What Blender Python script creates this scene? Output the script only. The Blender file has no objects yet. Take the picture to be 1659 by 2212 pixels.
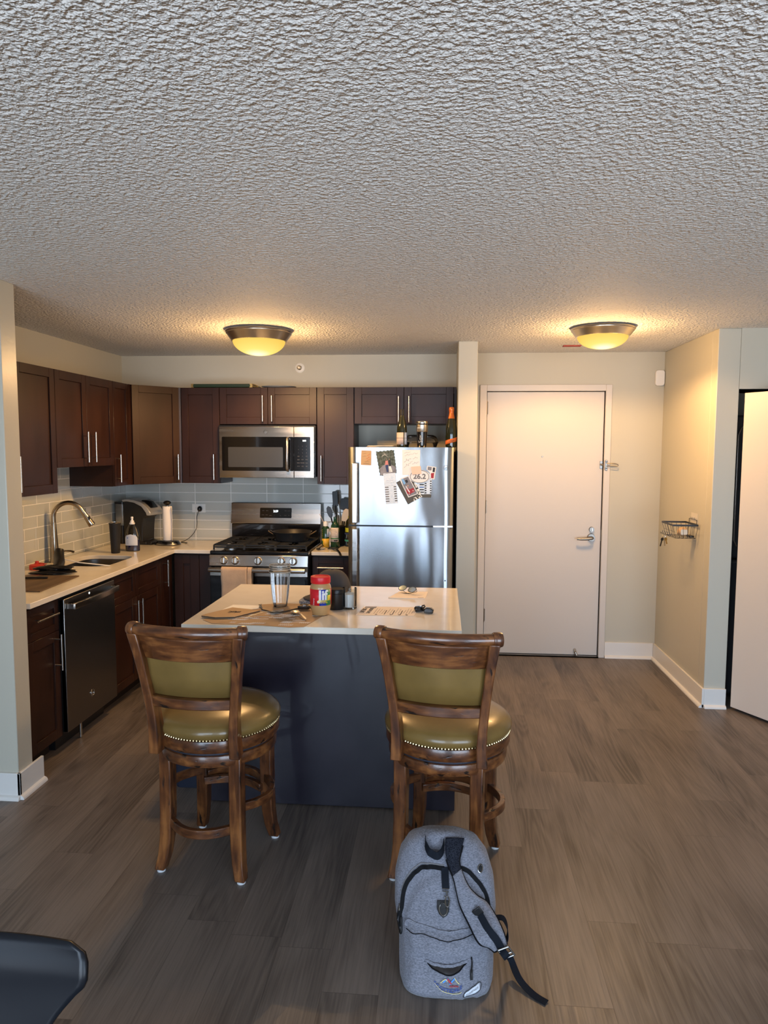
import bpy, bmesh, math, random
from mathutils import Vector, Matrix
random.seed(7)
PI = math.pi
scene = bpy.context.scene
COL = scene.collection

# ------------------------------------------------------------------ camera
def make_camera():
    yaw, pitch, roll, h = 0.08014, 0.08752, 0.00393, 1.698
    f = Vector((-math.sin(yaw)*math.cos(pitch), math.cos(yaw)*math.cos(pitch), -math.sin(pitch)))
    r = Vector((math.cos(yaw), math.sin(yaw), 0)); u = r.cross(f)
    r2 = r*math.cos(roll)+u*math.sin(roll); u2 = -r*math.sin(roll)+u*math.cos(roll)
    cd = bpy.data.cameras.new('camera'); co = bpy.data.objects.new('camera', cd); COL.objects.link(co)
    M = Matrix((( r2.x, u2.x, -f.x, 0), (r2.y, u2.y, -f.y, 0), (r2.z, u2.z, -f.z, h), (0, 0, 0, 1)))
    co.matrix_world = M
    cd.sensor_fit = 'VERTICAL'; cd.sensor_height = 24; cd.lens = 24*1556.6/2212
    cd.clip_start = 0.02
    scene.camera = co
make_camera()

# ------------------------------------------------------------------ world, light, exposure
DAY = 14.5
LAMP = 10.5
w = bpy.data.worlds.new('sky'); scene.world = w; w.use_nodes = True
nt = w.node_tree; bg = nt.nodes['Background']
tc = nt.nodes.new('ShaderNodeTexCoord'); sp = nt.nodes.new('ShaderNodeSeparateXYZ')
rp = nt.nodes.new('ShaderNodeValToRGB'); mr = nt.nodes.new('ShaderNodeMapRange')
nt.links.new(tc.outputs['Generated'], sp.inputs[0]); nt.links.new(sp.outputs['Z'], mr.inputs[0])
mr.inputs[1].default_value = -1; mr.inputs[2].default_value = 1
nt.links.new(mr.outputs[0], rp.inputs[0]); nt.links.new(rp.outputs[0], bg.inputs[0])
e = rp.color_ramp.elements
e[0].position = 0.40; e[0].color = (0.84, 0.90, 1.0, 1)
e[1].position = 0.53; e[1].color = (0.62, 0.78, 1.0, 1)
x = rp.color_ramp.elements.new(0.485); x.color = (0.72, 0.82, 0.98, 1)
bg.inputs[1].default_value = DAY
WIN = [(-2.35, -0.33, 0.10, 2.38), (0.62, 3.15, 0.10, 2.38)]
YF = -1.7
for (a, b, c, d) in WIN:
    l = bpy.data.lights.new('window_portal', 'AREA'); l.shape = 'RECTANGLE'
    l.size = b-a; l.size_y = d-c; l.cycles.is_portal = True
    o = bpy.data.objects.new('window_portal', l); COL.objects.link(o)
    o.location = ((a+b)/2, YF-0.12, (c+d)/2); o.rotation_euler = (PI/2, 0, 0)   # -Z axis points to +Y
scene.view_settings.view_transform = 'Standard'
scene.view_settings.look = 'None'
scene.view_settings.gamma = 1.0
scene.view_settings.use_curve_mapping = False
scene.view_settings.exposure = -0.15
scene.cycles.max_bounces = 8
scene.cycles.diffuse_bounces = 5
scene.cycles.transparent_max_bounces = 16
scene.cycles.caustics_reflective = False
scene.cycles.caustics_refractive = False

# ------------------------------------------------------------------ materials
MATS = {}
def srgb(r, g, b):
    f = lambda c: (c/255/12.92) if c/255 <= 0.04045 else ((c/255+0.055)/1.055)**2.4
    return (f(r), f(g), f(b), 1)
def mk(name, col, rough=0.5, metal=0.0, col2=None, vscale=5, stretch=(1, 1, 1), vlo=0.35, vhi=0.65, detail=3,
       bump=None, bstretch=None, trans=0, ior=1.45, emit=None, estr=0, coat=0, spec=0.5, alpha=1, aniso=None, sheen=0, rvar=0, sss=0):
    m = bpy.data.materials.new(name); m.use_nodes = True; n = m.node_tree; b = n.nodes['Principled BSDF']
    c = col if len(col) == 4 else (*col, 1)
    b.inputs['Base Color'].default_value = c; b.inputs['Roughness'].default_value = rough
    b.inputs['Metallic'].default_value = metal; b.inputs['IOR'].default_value = ior
    b.inputs['Transmission Weight'].default_value = trans; b.inputs['Coat Weight'].default_value = coat
    b.inputs['Specular IOR Level'].default_value = spec; b.inputs['Alpha'].default_value = alpha
    b.inputs['Sheen Weight'].default_value = sheen
    if emit: b.inputs['Emission Color'].default_value = (*emit[:3], 1); b.inputs['Emission Strength'].default_value = estr
    def coords(s):
        t = n.nodes.new('ShaderNodeTexCoord'); mp = n.nodes.new('ShaderNodeMapping'); mp.inputs['Scale'].default_value = s
        n.links.new(t.outputs['Object'], mp.inputs[0]); return mp.outputs[0]
    if col2 or rvar:
        nz = n.nodes.new('ShaderNodeTexNoise'); nz.inputs['Scale'].default_value = vscale; nz.inputs['Detail'].default_value = detail
        n.links.new(coords(stretch), nz.inputs[0])
        if col2:
            r = n.nodes.new('ShaderNodeValToRGB'); r.color_ramp.elements[0].position = vlo; r.color_ramp.elements[1].position = vhi
            r.color_ramp.elements[0].color = c; r.color_ramp.elements[1].color = col2 if len(col2) == 4 else (*col2, 1)
            n.links.new(nz.outputs['Fac'], r.inputs[0]); n.links.new(r.outputs[0], b.inputs['Base Color'])
        if rvar:
            q = n.nodes.new('ShaderNodeMapRange'); q.inputs[1].default_value = .35; q.inputs[2].default_value = .65
            q.inputs[3].default_value = rough-rvar; q.inputs[4].default_value = rough+rvar
            n.links.new(nz.outputs['Fac'], q.inputs[0]); n.links.new(q.outputs[0], b.inputs['Roughness'])
    if bump:
        nb = n.nodes.new('ShaderNodeTexNoise'); nb.inputs['Scale'].default_value = bump[0]; nb.inputs['Detail'].default_value = bump[3] if len(bump) > 3 else 2
        n.links.new(coords(bstretch or (1, 1, 1)), nb.inputs[0])
        bp = n.nodes.new('ShaderNodeBump'); bp.inputs['Strength'].default_value = bump[1]; bp.inputs['Distance'].default_value = bump[2]
        n.links.new(nb.outputs['Fac'], bp.inputs['Height']); n.links.new(bp.outputs[0], b.inputs['Normal'])
    if aniso:
        b.inputs['Anisotropic'].default_value = aniso[0]
        v = n.nodes.new('ShaderNodeCombineXYZ')
        for i in range(3): v.inputs[i].default_value = aniso[1][i]
        n.links.new(v.outputs[0], b.inputs['Tangent'])
    MATS[name] = m
    return m

def ceiling_mat():
    m = bpy.data.materials.new('textured_ceiling'); m.use_nodes = True; n = m.node_tree; L = n.links; b = n.nodes['Principled BSDF']
    b.inputs['Roughness'].default_value = 0.75
    t = n.nodes.new('ShaderNodeTexCoord')
    n1 = n.nodes.new('ShaderNodeTexNoise'); n1.inputs['Scale'].default_value = 62; n1.inputs['Detail'].default_value = 2; n1.inputs['Roughness'].default_value = .5; n1.inputs['Distortion'].default_value = .15
    n2 = n.nodes.new('ShaderNodeTexNoise'); n2.inputs['Scale'].default_value = 160; n2.inputs['Detail'].default_value = 2
    for q in (n1, n2): L.new(t.outputs['Object'], q.inputs[0])
    r = n.nodes.new('ShaderNodeValToRGB'); r.color_ramp.elements[0].position = .38; r.color_ramp.elements[1].position = .72
    L.new(n1.outputs['Fac'], r.inputs[0])
    a = n.nodes.new('ShaderNodeMath'); a.operation = 'MULTIPLY_ADD'; a.inputs[1].default_value = .35
    L.new(n2.outputs['Fac'], a.inputs[0]); L.new(r.outputs[0], a.inputs[2])
    bp = n.nodes.new('ShaderNodeBump'); bp.inputs['Strength'].default_value = 1; bp.inputs['Distance'].default_value = .0105
    L.new(a.outputs[0], bp.inputs['Height']); L.new(bp.outputs[0], b.inputs['Normal'])
    b.inputs['Base Color'].default_value = (.80, .79, .77, 1)
    MATS['ceiling'] = m
ceiling_mat()

def floor_mat():
    m = bpy.data.materials.new('grey_brown_plank_floor'); m.use_nodes = True; n = m.node_tree; L = n.links; b = n.nodes['Principled BSDF']
    t = n.nodes.new('ShaderNodeTexCoord'); s = n.nodes.new('ShaderNodeSeparateXYZ'); L.new(t.outputs['Object'], s.inputs[0])
    def M(op, a, bb=None, c=None):
        k = n.nodes.new('ShaderNodeMath'); k.operation = op
        for i, v in enumerate((a, bb, c)):
            if v is None: continue
            if isinstance(v, (int, float)): k.inputs[i].default_value = v
            else: L.new(v, k.inputs[i])
        return k.outputs[0]
    W, LN = 0.18, 1.22
    xs = M('DIVIDE', s.outputs['X'], W); row = M('FLOOR', xs); fx = M('FRACT', xs)
    wn = n.nodes.new('ShaderNodeTexWhiteNoise'); wn.noise_dimensions = '1D'; L.new(row, wn.inputs['W'])
    ys = M('ADD', M('DIVIDE', s.outputs['Y'], LN), M('MULTIPLY', wn.outputs['Value'], 3.7)); colm = M('FLOOR', ys); fy = M('FRACT', ys)
    cv = n.nodes.new('ShaderNodeCombineXYZ'); L.new(row, cv.inputs[0]); L.new(colm, cv.inputs[1])
    w2 = n.nodes.new('ShaderNodeTexWhiteNoise'); w2.noise_dimensions = '2D'; L.new(cv.outputs[0], w2.inputs['Vector'])
    seed = w2.outputs['Value']
    def vec(kx, ky):
        c = n.nodes.new('ShaderNodeCombineXYZ'); L.new(M('MULTIPLY', s.outputs['X'], kx), c.inputs[0]); L.new(M('MULTIPLY', s.outputs['Y'], ky), c.inputs[1])
        L.new(M('MULTIPLY', seed, 37.0), c.inputs[2]); return c.outputs[0]
    def noise(v, sc, det, dist=0):
        q = n.nodes.new('ShaderNodeTexNoise'); q.inputs['Scale'].default_value = sc; q.inputs['Detail'].default_value = det; q.inputs['Distortion'].default_value = dist
        L.new(v, q.inputs[0]); return q.outputs['Fac']
    cath = noise(vec(5.5, .75), 1, 1.0, .3)
    rings = M('MULTIPLY_ADD', M('SINE', M('MULTIPLY', cath, 95)), .5, .5)
    fine = noise(vec(150, 4.5), 1, 5)
    blot = noise(vec(4.5, 1.1), 1, 3)
    ringm = M('MULTIPLY', rings, M('SMOOTH_MAX', M('SUBTRACT', blot, .42), 0.0, .05))
    g = M('ADD', M('MULTIPLY', fine, .75), M('MULTIPLY', ringm, 1.1))
    g = M('ADD', g, M('MULTIPLY', M('SUBTRACT', blot, .5), .85))
    g = M('ADD', g, M('MULTIPLY', M('SUBTRACT', seed, .5), .14))
    r = n.nodes.new('ShaderNodeValToRGB'); r.color_ramp.elements[0].position = .20; r.color_ramp.elements[1].position = .85
    r.color_ramp.elements[0].color = (.172, .140, .118, 1); r.color_ramp.elements[1].color = (.058, .046, .040, 1)
    L.new(g, r.inputs[0])
    ex = M('MINIMUM', fx, M('SUBTRACT', 1, fx)); ey = M('MINIMUM', fy, M('SUBTRACT', 1, fy))
    seam = M('MAXIMUM', M('LESS_THAN', ex, .006), M('LESS_THAN', ey, .0012))
    mx = n.nodes.new('ShaderNodeMix'); mx.data_type = 'RGBA'; L.new(M('MULTIPLY', seam, .45), mx.inputs[0]); L.new(r.outputs[0], mx.inputs[6]); mx.inputs[7].default_value = (.04, .03, .025, 1)
    L.new(mx.outputs[2], b.inputs['Base Color'])
    b.inputs['Roughness'].default_value = .42
    L.new(M('MULTIPLY_ADD', fine, .2, .34), b.inputs['Roughness'])
    bp = n.nodes.new('ShaderNodeBump'); bp.inputs['Strength'].default_value = .35; bp.inputs['Distance'].default_value = .001
    L.new(M('SUBTRACT', M('MULTIPLY', g, -1), M('MULTIPLY', seam, 1.5)), bp.inputs['Height']); L.new(bp.outputs[0], b.inputs['Normal'])
    MATS['floor'] = m
floor_mat()

def tile_mat(name, axis, ox, oz, run):
    # 3x12 inch glass tiles, laid in rows; axis 0 = along world X, 1 = along world Y
    m = bpy.data.materials.new(name); m.use_nodes = True; n = m.node_tree; L = n.links; b = n.nodes['Principled BSDF']
    t = n.nodes.new('ShaderNodeTexCoord'); s = n.nodes.new('ShaderNodeSeparateXYZ'); L.new(t.outputs['Object'], s.inputs[0])
    c = n.nodes.new('ShaderNodeCombineXYZ')
    a1 = n.nodes.new('ShaderNodeMath'); a1.inputs[1].default_value = ox; L.new(s.outputs[axis], a1.inputs[0])
    a2 = n.nodes.new('ShaderNodeMath'); a2.inputs[1].default_value = oz; L.new(s.outputs[2], a2.inputs[0])
    L.new(a1.outputs[0], c.inputs[0]); L.new(a2.outputs[0], c.inputs[1])
    k = n.nodes.new('ShaderNodeTexBrick'); k.offset = run; k.offset_frequency = 2; k.squash = 1
    k.inputs['Scale'].default_value = 1; k.inputs['Brick Width'].default_value = .3095; k.inputs['Row Height'].default_value = .0775
    k.inputs['Mortar Size'].default_value = .0026; k.inputs['Mortar Smooth'].default_value = .3
    k.inputs['Color1'].default_value = (.45, .465, .43, 1); k.inputs['Color2'].default_value = (.49, .505, .47, 1); k.inputs['Mortar'].default_value = (.88, .87, .83, 1)
    L.new(c.outputs[0], k.inputs[0]); L.new(k.outputs['Color'], b.inputs['Base Color'])
    q = n.nodes.new('ShaderNodeMapRange'); q.inputs[3].default_value = .06; q.inputs[4].default_value = .7; L.new(k.outputs['Fac'], q.inputs[0]); L.new(q.outputs[0], b.inputs['Roughness'])
    bp = n.nodes.new('ShaderNodeBump'); bp.invert = True; bp.inputs['Strength'].default_value = .6; bp.inputs['Distance'].default_value = .002
    L.new(k.outputs['Fac'], bp.inputs['Height']); L.new(bp.outputs[0], b.inputs['Normal'])
    MATS[name] = m
tile_mat('tile_back', 0, 2.085+.0008+3.095, 0.0, 0.0)
tile_mat('tile_left', 1, 0.05, 0.0, 0.5)
for nm in ('tile_back', 'tile_left'):
    for q in MATS[nm].node_tree.nodes:
        if q.type == 'MATH' and abs(q.inputs[1].default_value) < 1e-6: q.inputs[1].default_value = -0.9345+0.0775*2+.0008

def stool_wood(name, st):
    m = bpy.data.materials.new(name); m.use_nodes = True; n = m.node_tree; L = n.links; b = n.nodes['Principled BSDF']
    t = n.nodes.new('ShaderNodeTexCoord')
    def nz(sc, det, stt, dist=0):
        mp = n.nodes.new('ShaderNodeMapping'); mp.inputs['Scale'].default_value = stt; L.new(t.outputs['Object'], mp.inputs[0])
        q = n.nodes.new('ShaderNodeTexNoise'); q.inputs['Scale'].default_value = sc; q.inputs['Detail'].default_value = det; q.inputs['Distortion'].default_value = dist
        L.new(mp.outputs[0], q.inputs[0]); return q.outputs['Fac']
    a = nz(9, 4, (1, 1, 1), .4); g = nz(55, 5, st); d = nz(38, 3, tuple(max(v, .25) for v in st), .3)
    r = n.nodes.new('ShaderNodeValToRGB'); e = r.color_ramp.elements
    e[0].position = .35; e[0].color = (.034, .011, .005, 1); e[1].position = .66; e[1].color = (.265, .100, .028, 1)
    x = e.new(.5); x.color = (.110, .036, .011, 1)
    s = n.nodes.new('ShaderNodeMath'); s.operation = 'MULTIPLY_ADD'; s.inputs[1].default_value = .5; L.new(g, s.inputs[0])
    s2 = n.nodes.new('ShaderNodeMath'); s2.operation = 'MULTIPLY'; s2.inputs[1].default_value = .5; L.new(a, s2.inputs[0]); L.new(s2.outputs[0], s.inputs[2])
    L.new(s.outputs[0], r.inputs[0])
    r2 = n.nodes.new('ShaderNodeValToRGB'); r2.color_ramp.elements[0].position = .315; r2.color_ramp.elements[1].position = .37
    L.new(d, r2.inputs[0])
    mx = n.nodes.new('ShaderNodeMix'); mx.data_type = 'RGBA'; L.new(r2.outputs[0], mx.inputs[0]); mx.inputs[6].default_value = (.012, .006, .004, 1); L.new(r.outputs[0], mx.inputs[7])
    L.new(mx.outputs[2], b.inputs['Base Color']); b.inputs['Roughness'].default_value = .30
    b.inputs['Coat Weight'].default_value = .35; b.inputs['Coat Roughness'].default_value = .12
    bp = n.nodes.new('ShaderNodeBump'); bp.inputs['Strength'].default_value = .5; bp.inputs['Distance'].default_value = .0015
    L.new(r2.outputs[0], bp.inputs['Height']); L.new(bp.outputs[0], b.inputs['Normal'])
    MATS[name] = m
stool_wood('wood_v', (1, 1, .12)); stool_wood('wood_h', (.12, 1, 1)); stool_wood('wood_r', (.5, .5, 1))

mk('wall', (.50, .475, .395), .55, bump=(120, .12, .001)); mk('wall_glossy', (.50, .475, .395), .32, bump=(45, .35, .0015, 3))
mk('trimwhite', (.72, .70, .665), .35); mk('doorpaint', (.60, .555, .51), .42, bump=(60, .05, .0006), bstretch=(1, 1, .08))
mk('cab', (.020, .0066, .0038), .40, col2=(.033, .0120, .0070), vscale=6, stretch=(1, 1, .3), coat=.0, spec=.35, bump=(50, .04, .0005), bstretch=(1, 1, .1))
mk('cab_panel', (.011, .009, .017), .28, col2=(.020, .017, .026), vscale=5, coat=.35, spec=.6)
mk('cab_dark', (.010, .006, .005), .5)
mk('black', (.008, .008, .009), .35); mk('blackgloss', (.006, .006, .007), .12, coat=.5); mk('blackmatte', (.012, .012, .013), .65)
mk('quartz', (.74, .67, .56), .13, col2=(.78, .715, .61), vscale=9, spec=.5, detail=5)
mk('steel', (.46, .44, .415), .24, 1, aniso=(.75, (0, 0, 1)), rvar=.05, vscale=6, stretch=(.2, 1, 3))
mk('steel_fridge', (.40, .42, .44), .27, 1, aniso=(.94, (0, 0, 1)), bump=(4.5, .8, .010, 0), bstretch=(1.7, 1, .45))
mk('steel_dark', (.23, .215, .20), .30, 1, aniso=(.6, (0, 1, 0)))
mk('nickel', (.55, .52, .47), .25, 1); mk('chrome', (.75, .75, .76), .08, 1); mk('brushed', (.60, .565, .51), .30, 1)
mk('bronze', (.20, .155, .11), .30, 1); mk('faucet', (.42, .36, .28), .24, 1)
mk('iron', (.012, .012, .012), .55, spec=.4, bump=(300, .2, .0005)); mk('pan', (.035, .033, .032), .42, .3)
mk('olive_leather', (.205, .125, .036), .30, col2=(.160, .098, .028), vscale=7, coat=.2, bump=(180, .12, .0006))
mk('swivel', (.07, .075, .10), .4, .6); mk('nail', (.55, .42, .22), .22, 1); mk('glide', (.65, .66, .68), .4)
def glassy(name, tint, rough, mixf, ior=1.45):
    m = bpy.data.materials.new(name); m.use_nodes = True; n = m.node_tree; n.nodes.remove(n.nodes['Principled BSDF'])
    out = n.nodes['Material Output']; tr = n.nodes.new('ShaderNodeBsdfTransparent'); tr.inputs[0].default_value = (*tint, 1)
    gl = n.nodes.new('ShaderNodeBsdfGlossy'); gl.inputs['Roughness'].default_value = rough
    fr = n.nodes.new('ShaderNodeFresnel'); fr.inputs[0].default_value = ior
    a = n.nodes.new('ShaderNodeMath'); a.operation = 'MULTIPLY_ADD'; a.inputs[1].default_value = 1; a.inputs[2].default_value = mixf; a.use_clamp = True
    n.links.new(fr.outputs[0], a.inputs[0]); mx = n.nodes.new('ShaderNodeMixShader')
    n.links.new(a.outputs[0], mx.inputs[0]); n.links.new(tr.outputs[0], mx.inputs[1]); n.links.new(gl.outputs[0], mx.inputs[2])
    n.links.new(mx.outputs[0], out.inputs[0]); MATS[name] = m
glassy('pane', (.97, .98, .98), .02, 0.0); glassy('clearplastic', (.93, .93, .92), .16, .05); glassy('clearglass', (.93, .95, .95), .03, .03)
glassy('soapglass', (.86, .84, .78), .06, .05); glassy('smokeplastic', (.90, .88, .85), .12, .02)
mk('wine_glass', (.016, .018, .006), .07, coat=.6, spec=.7); mk('green_glass', (.012, .055, .028), .08, coat=.6); mk('cream_label', (.62, .50, .44), .6)
mk('orange_foil', (.75, .17, .03), .32, .25, bump=(90, .3, .001)); mk('orange', (.72, .16, .035), .45)
mk('white', (.75, .74, .72), .5); mk('paper', (.78, .70, .64), .7); mk('paper_white', (.80, .79, .77), .65); mk('kraft', (.42, .29, .175), .8, col2=(.36, .24, .14), vscale=14)
mk('kraft_card', (.46, .30, .16), .75); mk('ink', (.02, .02, .022), .6); mk('inkgrey', (.16, .15, .15), .6); mk('wax', (.80, .80, .77), .45)
mk('towel', (.56, .40, .27), .95, col2=(.50, .35, .24), vscale=16, sheen=.3, bump=(260, .6, .002)); mk('papertowel', (.86, .80, .73), .9, bump=(160, .3, .001))
mk('cap_cloth', (.060, .055, .055), .9, bump=(900, .4, .0006)); mk('knit', (.16, .17, .19), .95, col2=(.42, .44, .48), vscale=170, vlo=.42, vhi=.58, bump=(160, .8, .003))
mk('red_lid', (.62, .012, .018), .35); mk('red_label', (.60, .014, .022), .4); mk('blue_label', (.012, .04, .36), .4); mk('green_label', (.02, .22, .07), .4)
mk('yellow_label', (.75, .55, .05), .4); mk('peanut', (.46, .275, .115), .35, coat=.5); mk('red', (.60, .04, .025), .4); mk('redtape', (.35, .04, .035), .6)
mk('soapblue', (.006, .014, .11), .1, coat=.5); mk('labelblue', (.05, .14, .42), .4)
mk('plastic_dark', (.006, .007, .010), .34, spec=.35); mk('satin', (.27, .25, .225), .36, 1); mk('washer', (.035, .037, .042), .45)
mk('heather', (.115, .118, .142), .95, col2=(.225, .228, .268), vscale=330, stretch=(.45, .45, 1.6), vlo=.36, vhi=.64, detail=4, bump=(14, .55, .012, 3), sheen=.15)
mk('webbing', (.008, .010, .015), .8, spec=.15, bump=(500, .4, .001)); mk('mesh_fabric', (.006, .007, .011), .85, spec=.15, col2=(.022, .024, .034), vscale=320, vlo=.47, vhi=.53)
mk('gunmetal', (.25, .24, .23), .25, 1); mk('piping', (.004, .004, .005), .7, spec=.15)
mk('board', (.16, .105, .06), .6, col2=(.10, .062, .036), vscale=20, stretch=(1, .12, 1)); mk('green_tray', (.012, .028, .012), .35); mk('brass', (.60, .43, .17), .28, 1)
mk('outletw', (.76, .74, .69), .4); mk('ceramic', (.70, .68, .64), .25); mk('coffee_black', (.012, .011, .011), .35); mk('silverplastic', (.50, .49, .47), .32, .6)
mk('teal', (.06, .35, .30), .4); mk('lime', (.50, .55, .04), .4); mk('leafgreen', (.03, .12, .03), .5); mk('spatula', (.62, .58, .55), .5)
mk('yellow_can', (.72, .42, .04), .4); mk('oil_green', (.015, .05, .02), .15, coat=.5); mk('display', (.9, .95, 1), .5, emit=(.85, .95, 1), estr=3.0)
mk('screen_black', (.004, .004, .005), .10, coat=.3); mk('mw_window', (.055, .055, .055), .22, .2); mk('amber', (.55, .28, .10), .4)
mk('skyblue', (.22, .45, .75), .6); mk('skin', (.55, .30, .20), .6); mk('denim', (.03, .05, .14), .7); mk('pinkcloth', (.55, .22, .20), .7); mk('foliage', (.03, .045, .03), .7, col2=(.12, .14, .12), vscale=60)
mk('photo_grey', (.16, .15, .16), .5, col2=(.25, .24, .26), vscale=20); mk('khaki', (.075, .062, .04), .5); mk('note', (.80, .58, .44), .6); mk('pattern_bw', (.03, .03, .02), .6, col2=(.75, .74, .68), vscale=75, vlo=.49, vhi=.51)
mk('stripcard', (.55, .66, .78), .4, col2=(.75, .80, .86), vscale=60, stretch=(1, 1, 3)); mk('chime', (.78, .76, .74), .4); mk('translucent', (.62, .57, .48), .3)
mk('santared', (.35, .02, .03), .6); mk('goldthread', (.75, .65, .30), .6); mk('bluethread', (.03, .07, .28), .6); mk('cyanthread', (.05, .25, .65), .6); mk('patchwhite', (.62, .65, .72), .7)
mk('cord_black', (.012, .012, .012), .5); mk('sprinkler', (.78, .76, .70), .4); mk('bin', (.012, .016, .030), .4); mk('lensglass', (.25, .28, .30), .05, .3)
def lamp_glass():
    m = bpy.data.materials.new('lit_frosted_glass'); m.use_nodes = True; n = m.node_tree; L = n.links; n.nodes.remove(n.nodes['Principled BSDF'])
    em = n.nodes.new('ShaderNodeEmission'); t = n.nodes.new('ShaderNodeTexCoord'); s = n.nodes.new('ShaderNodeVectorMath'); s.operation = 'DISTANCE'
    L.new(t.outputs['Object'], s.inputs[0]); s.inputs[1].default_value = (0, -.035, -.14)
    r = n.nodes.new('ShaderNodeValToRGB'); e = r.color_ramp.elements
    e[0].position = .03; e[0].color = (1.0, .93, .66, 1); e[1].position = .17; e[1].color = (.86, .55, .10, 1); x = e.new(.085); x.color = (1.0, .76, .20, 1)
    L.new(s.outputs['Value'], r.inputs[0]); L.new(r.outputs[0], em.inputs[0]); em.inputs[1].default_value = 1.3
    L.new(em.outputs[0], n.nodes['Material Output'].inputs[0]); MATS['lampglass'] = m
lamp_glass()

# ------------------------------------------------------------------ mesh builder
OFF = {}
class MB:
    def __init__(s): s.bm = bmesh.new(); s.mi = 0
    def face(s, vs):
        try:
            f = s.bm.faces.new(vs); f.material_index = s.mi; return f
        except ValueError: return None
    def box(s, x0, x1, y0, y1, z0, z1):
        v = [s.bm.verts.new(p) for p in ((x0,y0,z0),(x1,y0,z0),(x1,y1,z0),(x0,y1,z0),(x0,y0,z1),(x1,y0,z1),(x1,y1,z1),(x0,y1,z1))]
        for q in ((0,3,2,1),(4,5,6,7),(0,1,5,4),(1,2,6,5),(2,3,7,6),(3,0,4,7)): s.face([v[i] for i in q])
        return s
    def loops(s, rings, caps=True, closed=False):
        R = [[s.bm.verts.new(p) for p in r] for r in rings]; k = len(R[0]); n = len(R)
        for i in range(n if closed else n-1):
            a, b = R[i], R[(i+1) % n]
            for j in range(k): s.face([a[j], a[(j+1) % k], b[(j+1) % k], b[j]])
        if caps and not closed: s.face(R[0][::-1]); s.face(R[-1])
        return s
    def lathe(s, prof, c=(0,0,0), seg=32, M=None, sx=1, sy=1):
        rings = []
        for r, z in prof:
            rr = max(r, 1e-5)
            ring = [Vector((rr*sx*math.cos(2*PI*j/seg), rr*sy*math.sin(2*PI*j/seg), z)) for j in range(seg)]
            if M: ring = [M @ p for p in ring]
            rings.append([p+Vector(c) for p in ring])
        return s.loops(rings, True)
    def cyl(s, p0, p1, r0, r1=None, seg=16):
        p0, p1 = Vector(p0), Vector(p1); r1 = r0 if r1 is None else r1
        M = (p1-p0).to_track_quat('Z', 'Y').to_matrix()
        return s.lathe([(r0, 0), (r1, (p1-p0).length)], tuple(p0), seg, M)
    def tube(s, pts, r, seg=8, closed=False):
        P = [Vector(p) for p in pts]; n = len(P); rs = r if isinstance(r, (list, tuple)) else [r]*n
        T = [((P[(i+1) % n] if closed or i < n-1 else P[i]) - (P[i-1] if closed or i > 0 else P[i])).normalized() for i in range(n)]
        a = Vector((0,0,1)) if abs(T[0].z) < .9 else Vector((1,0,0)); N = (a - T[0]*a.dot(T[0])).normalized(); rings = []
        for i in range(n):
            N = (N - T[i]*N.dot(T[i])).normalized(); B = T[i].cross(N)
            rings.append([P[i]+(N*math.cos(2*PI*j/seg)+B*math.sin(2*PI*j/seg))*rs[i] for j in range(seg)])
        return s.loops(rings, True, closed)
    def strip(s, pts, side, w, t, closed=False):
        # rectangular section: side = width direction(s), w width, t thickness
        P = [Vector(p) for p in pts]; n = len(P); rings = []
        S = [Vector(side)]*n if not isinstance(side[0], (tuple, list, Vector)) else [Vector(q) for q in side]
        ws = w if isinstance(w, (list, tuple)) else [w]*n
        for i in range(n):
            T = (P[min(i+1, n-1)]-P[max(i-1, 0)]) if not closed else (P[(i+1) % n]-P[i-1])
            T.normalize(); A = (S[i]-T*S[i].dot(T)).normalized(); N = T.cross(A)
            rings.append([P[i]-A*ws[i]/2-N*t/2, P[i]+A*ws[i]/2-N*t/2, P[i]+A*ws[i]/2+N*t/2, P[i]-A*ws[i]/2+N*t/2])
        return s.loops(rings, True, closed)
    def prism(s, pts, plane, a0, a1):
        f = {'xy': lambda p, a: (p[0], p[1], a), 'xz': lambda p, a: (p[0], a, p[1]), 'yz': lambda p, a: (a, p[0], p[1])}[plane]
        return s.loops([[f(p, a0) for p in pts], [f(p, a1) for p in pts]])
    def grid(s, f, nu, nv, wrapu=False):
        V = [[s.bm.verts.new(f(i/(nu if wrapu else nu-1), j/(nv-1))) for j in range(nv)] for i in range(nu)]
        for i in range(nu if wrapu else nu-1):
            for j in range(nv-1):
                k = (i+1) % nu; s.face([V[i][j], V[k][j], V[k][j+1], V[i][j+1]])
        return s
    def ball(s, c, r, seg=10, sc=(1,1,1)):
        prof = [(r*math.sin(PI*i/seg), -r*math.cos(PI*i/seg)) for i in range(seg+1)]
        M = Matrix.Diagonal(Vector(sc)); return s.lathe(prof, c, seg*2, M)
    def build(s, name, mat, parent=None, smooth=False, bev=0, seg=2, sub=0, solid=0, local=False, origin=None, M=None, angle=40):
        if M is not None: bmesh.ops.transform(s.bm, matrix=M, verts=s.bm.verts)
        off = Vector((0,0,0))
        if parent is not None: off = OFF.get(parent.name, Vector((0,0,0)))
        elif origin is not None: off = Vector(origin)
        if local: off = Vector((0,0,0))
        if off.length: bmesh.ops.translate(s.bm, vec=-off, verts=s.bm.verts)
        bmesh.ops.recalc_face_normals(s.bm, faces=s.bm.faces)
        me = bpy.data.meshes.new(name); s.bm.to_mesh(me); s.bm.free()
        o = bpy.data.objects.new(name, me); COL.objects.link(o)
        for k in (mat if isinstance(mat, (list, tuple)) else [mat]): me.materials.append(MATS[k])
        if parent is not None: o.parent = parent; OFF[o.name] = OFF.get(parent.name, Vector((0,0,0)))
        elif origin is not None: o.location = origin; OFF[o.name] = Vector(origin)
        else: OFF[o.name] = Vector((0,0,0))
        if sub:
            q = o.modifiers.new('subsurf', 'SUBSURF'); q.levels = sub; q.render_levels = sub
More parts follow.
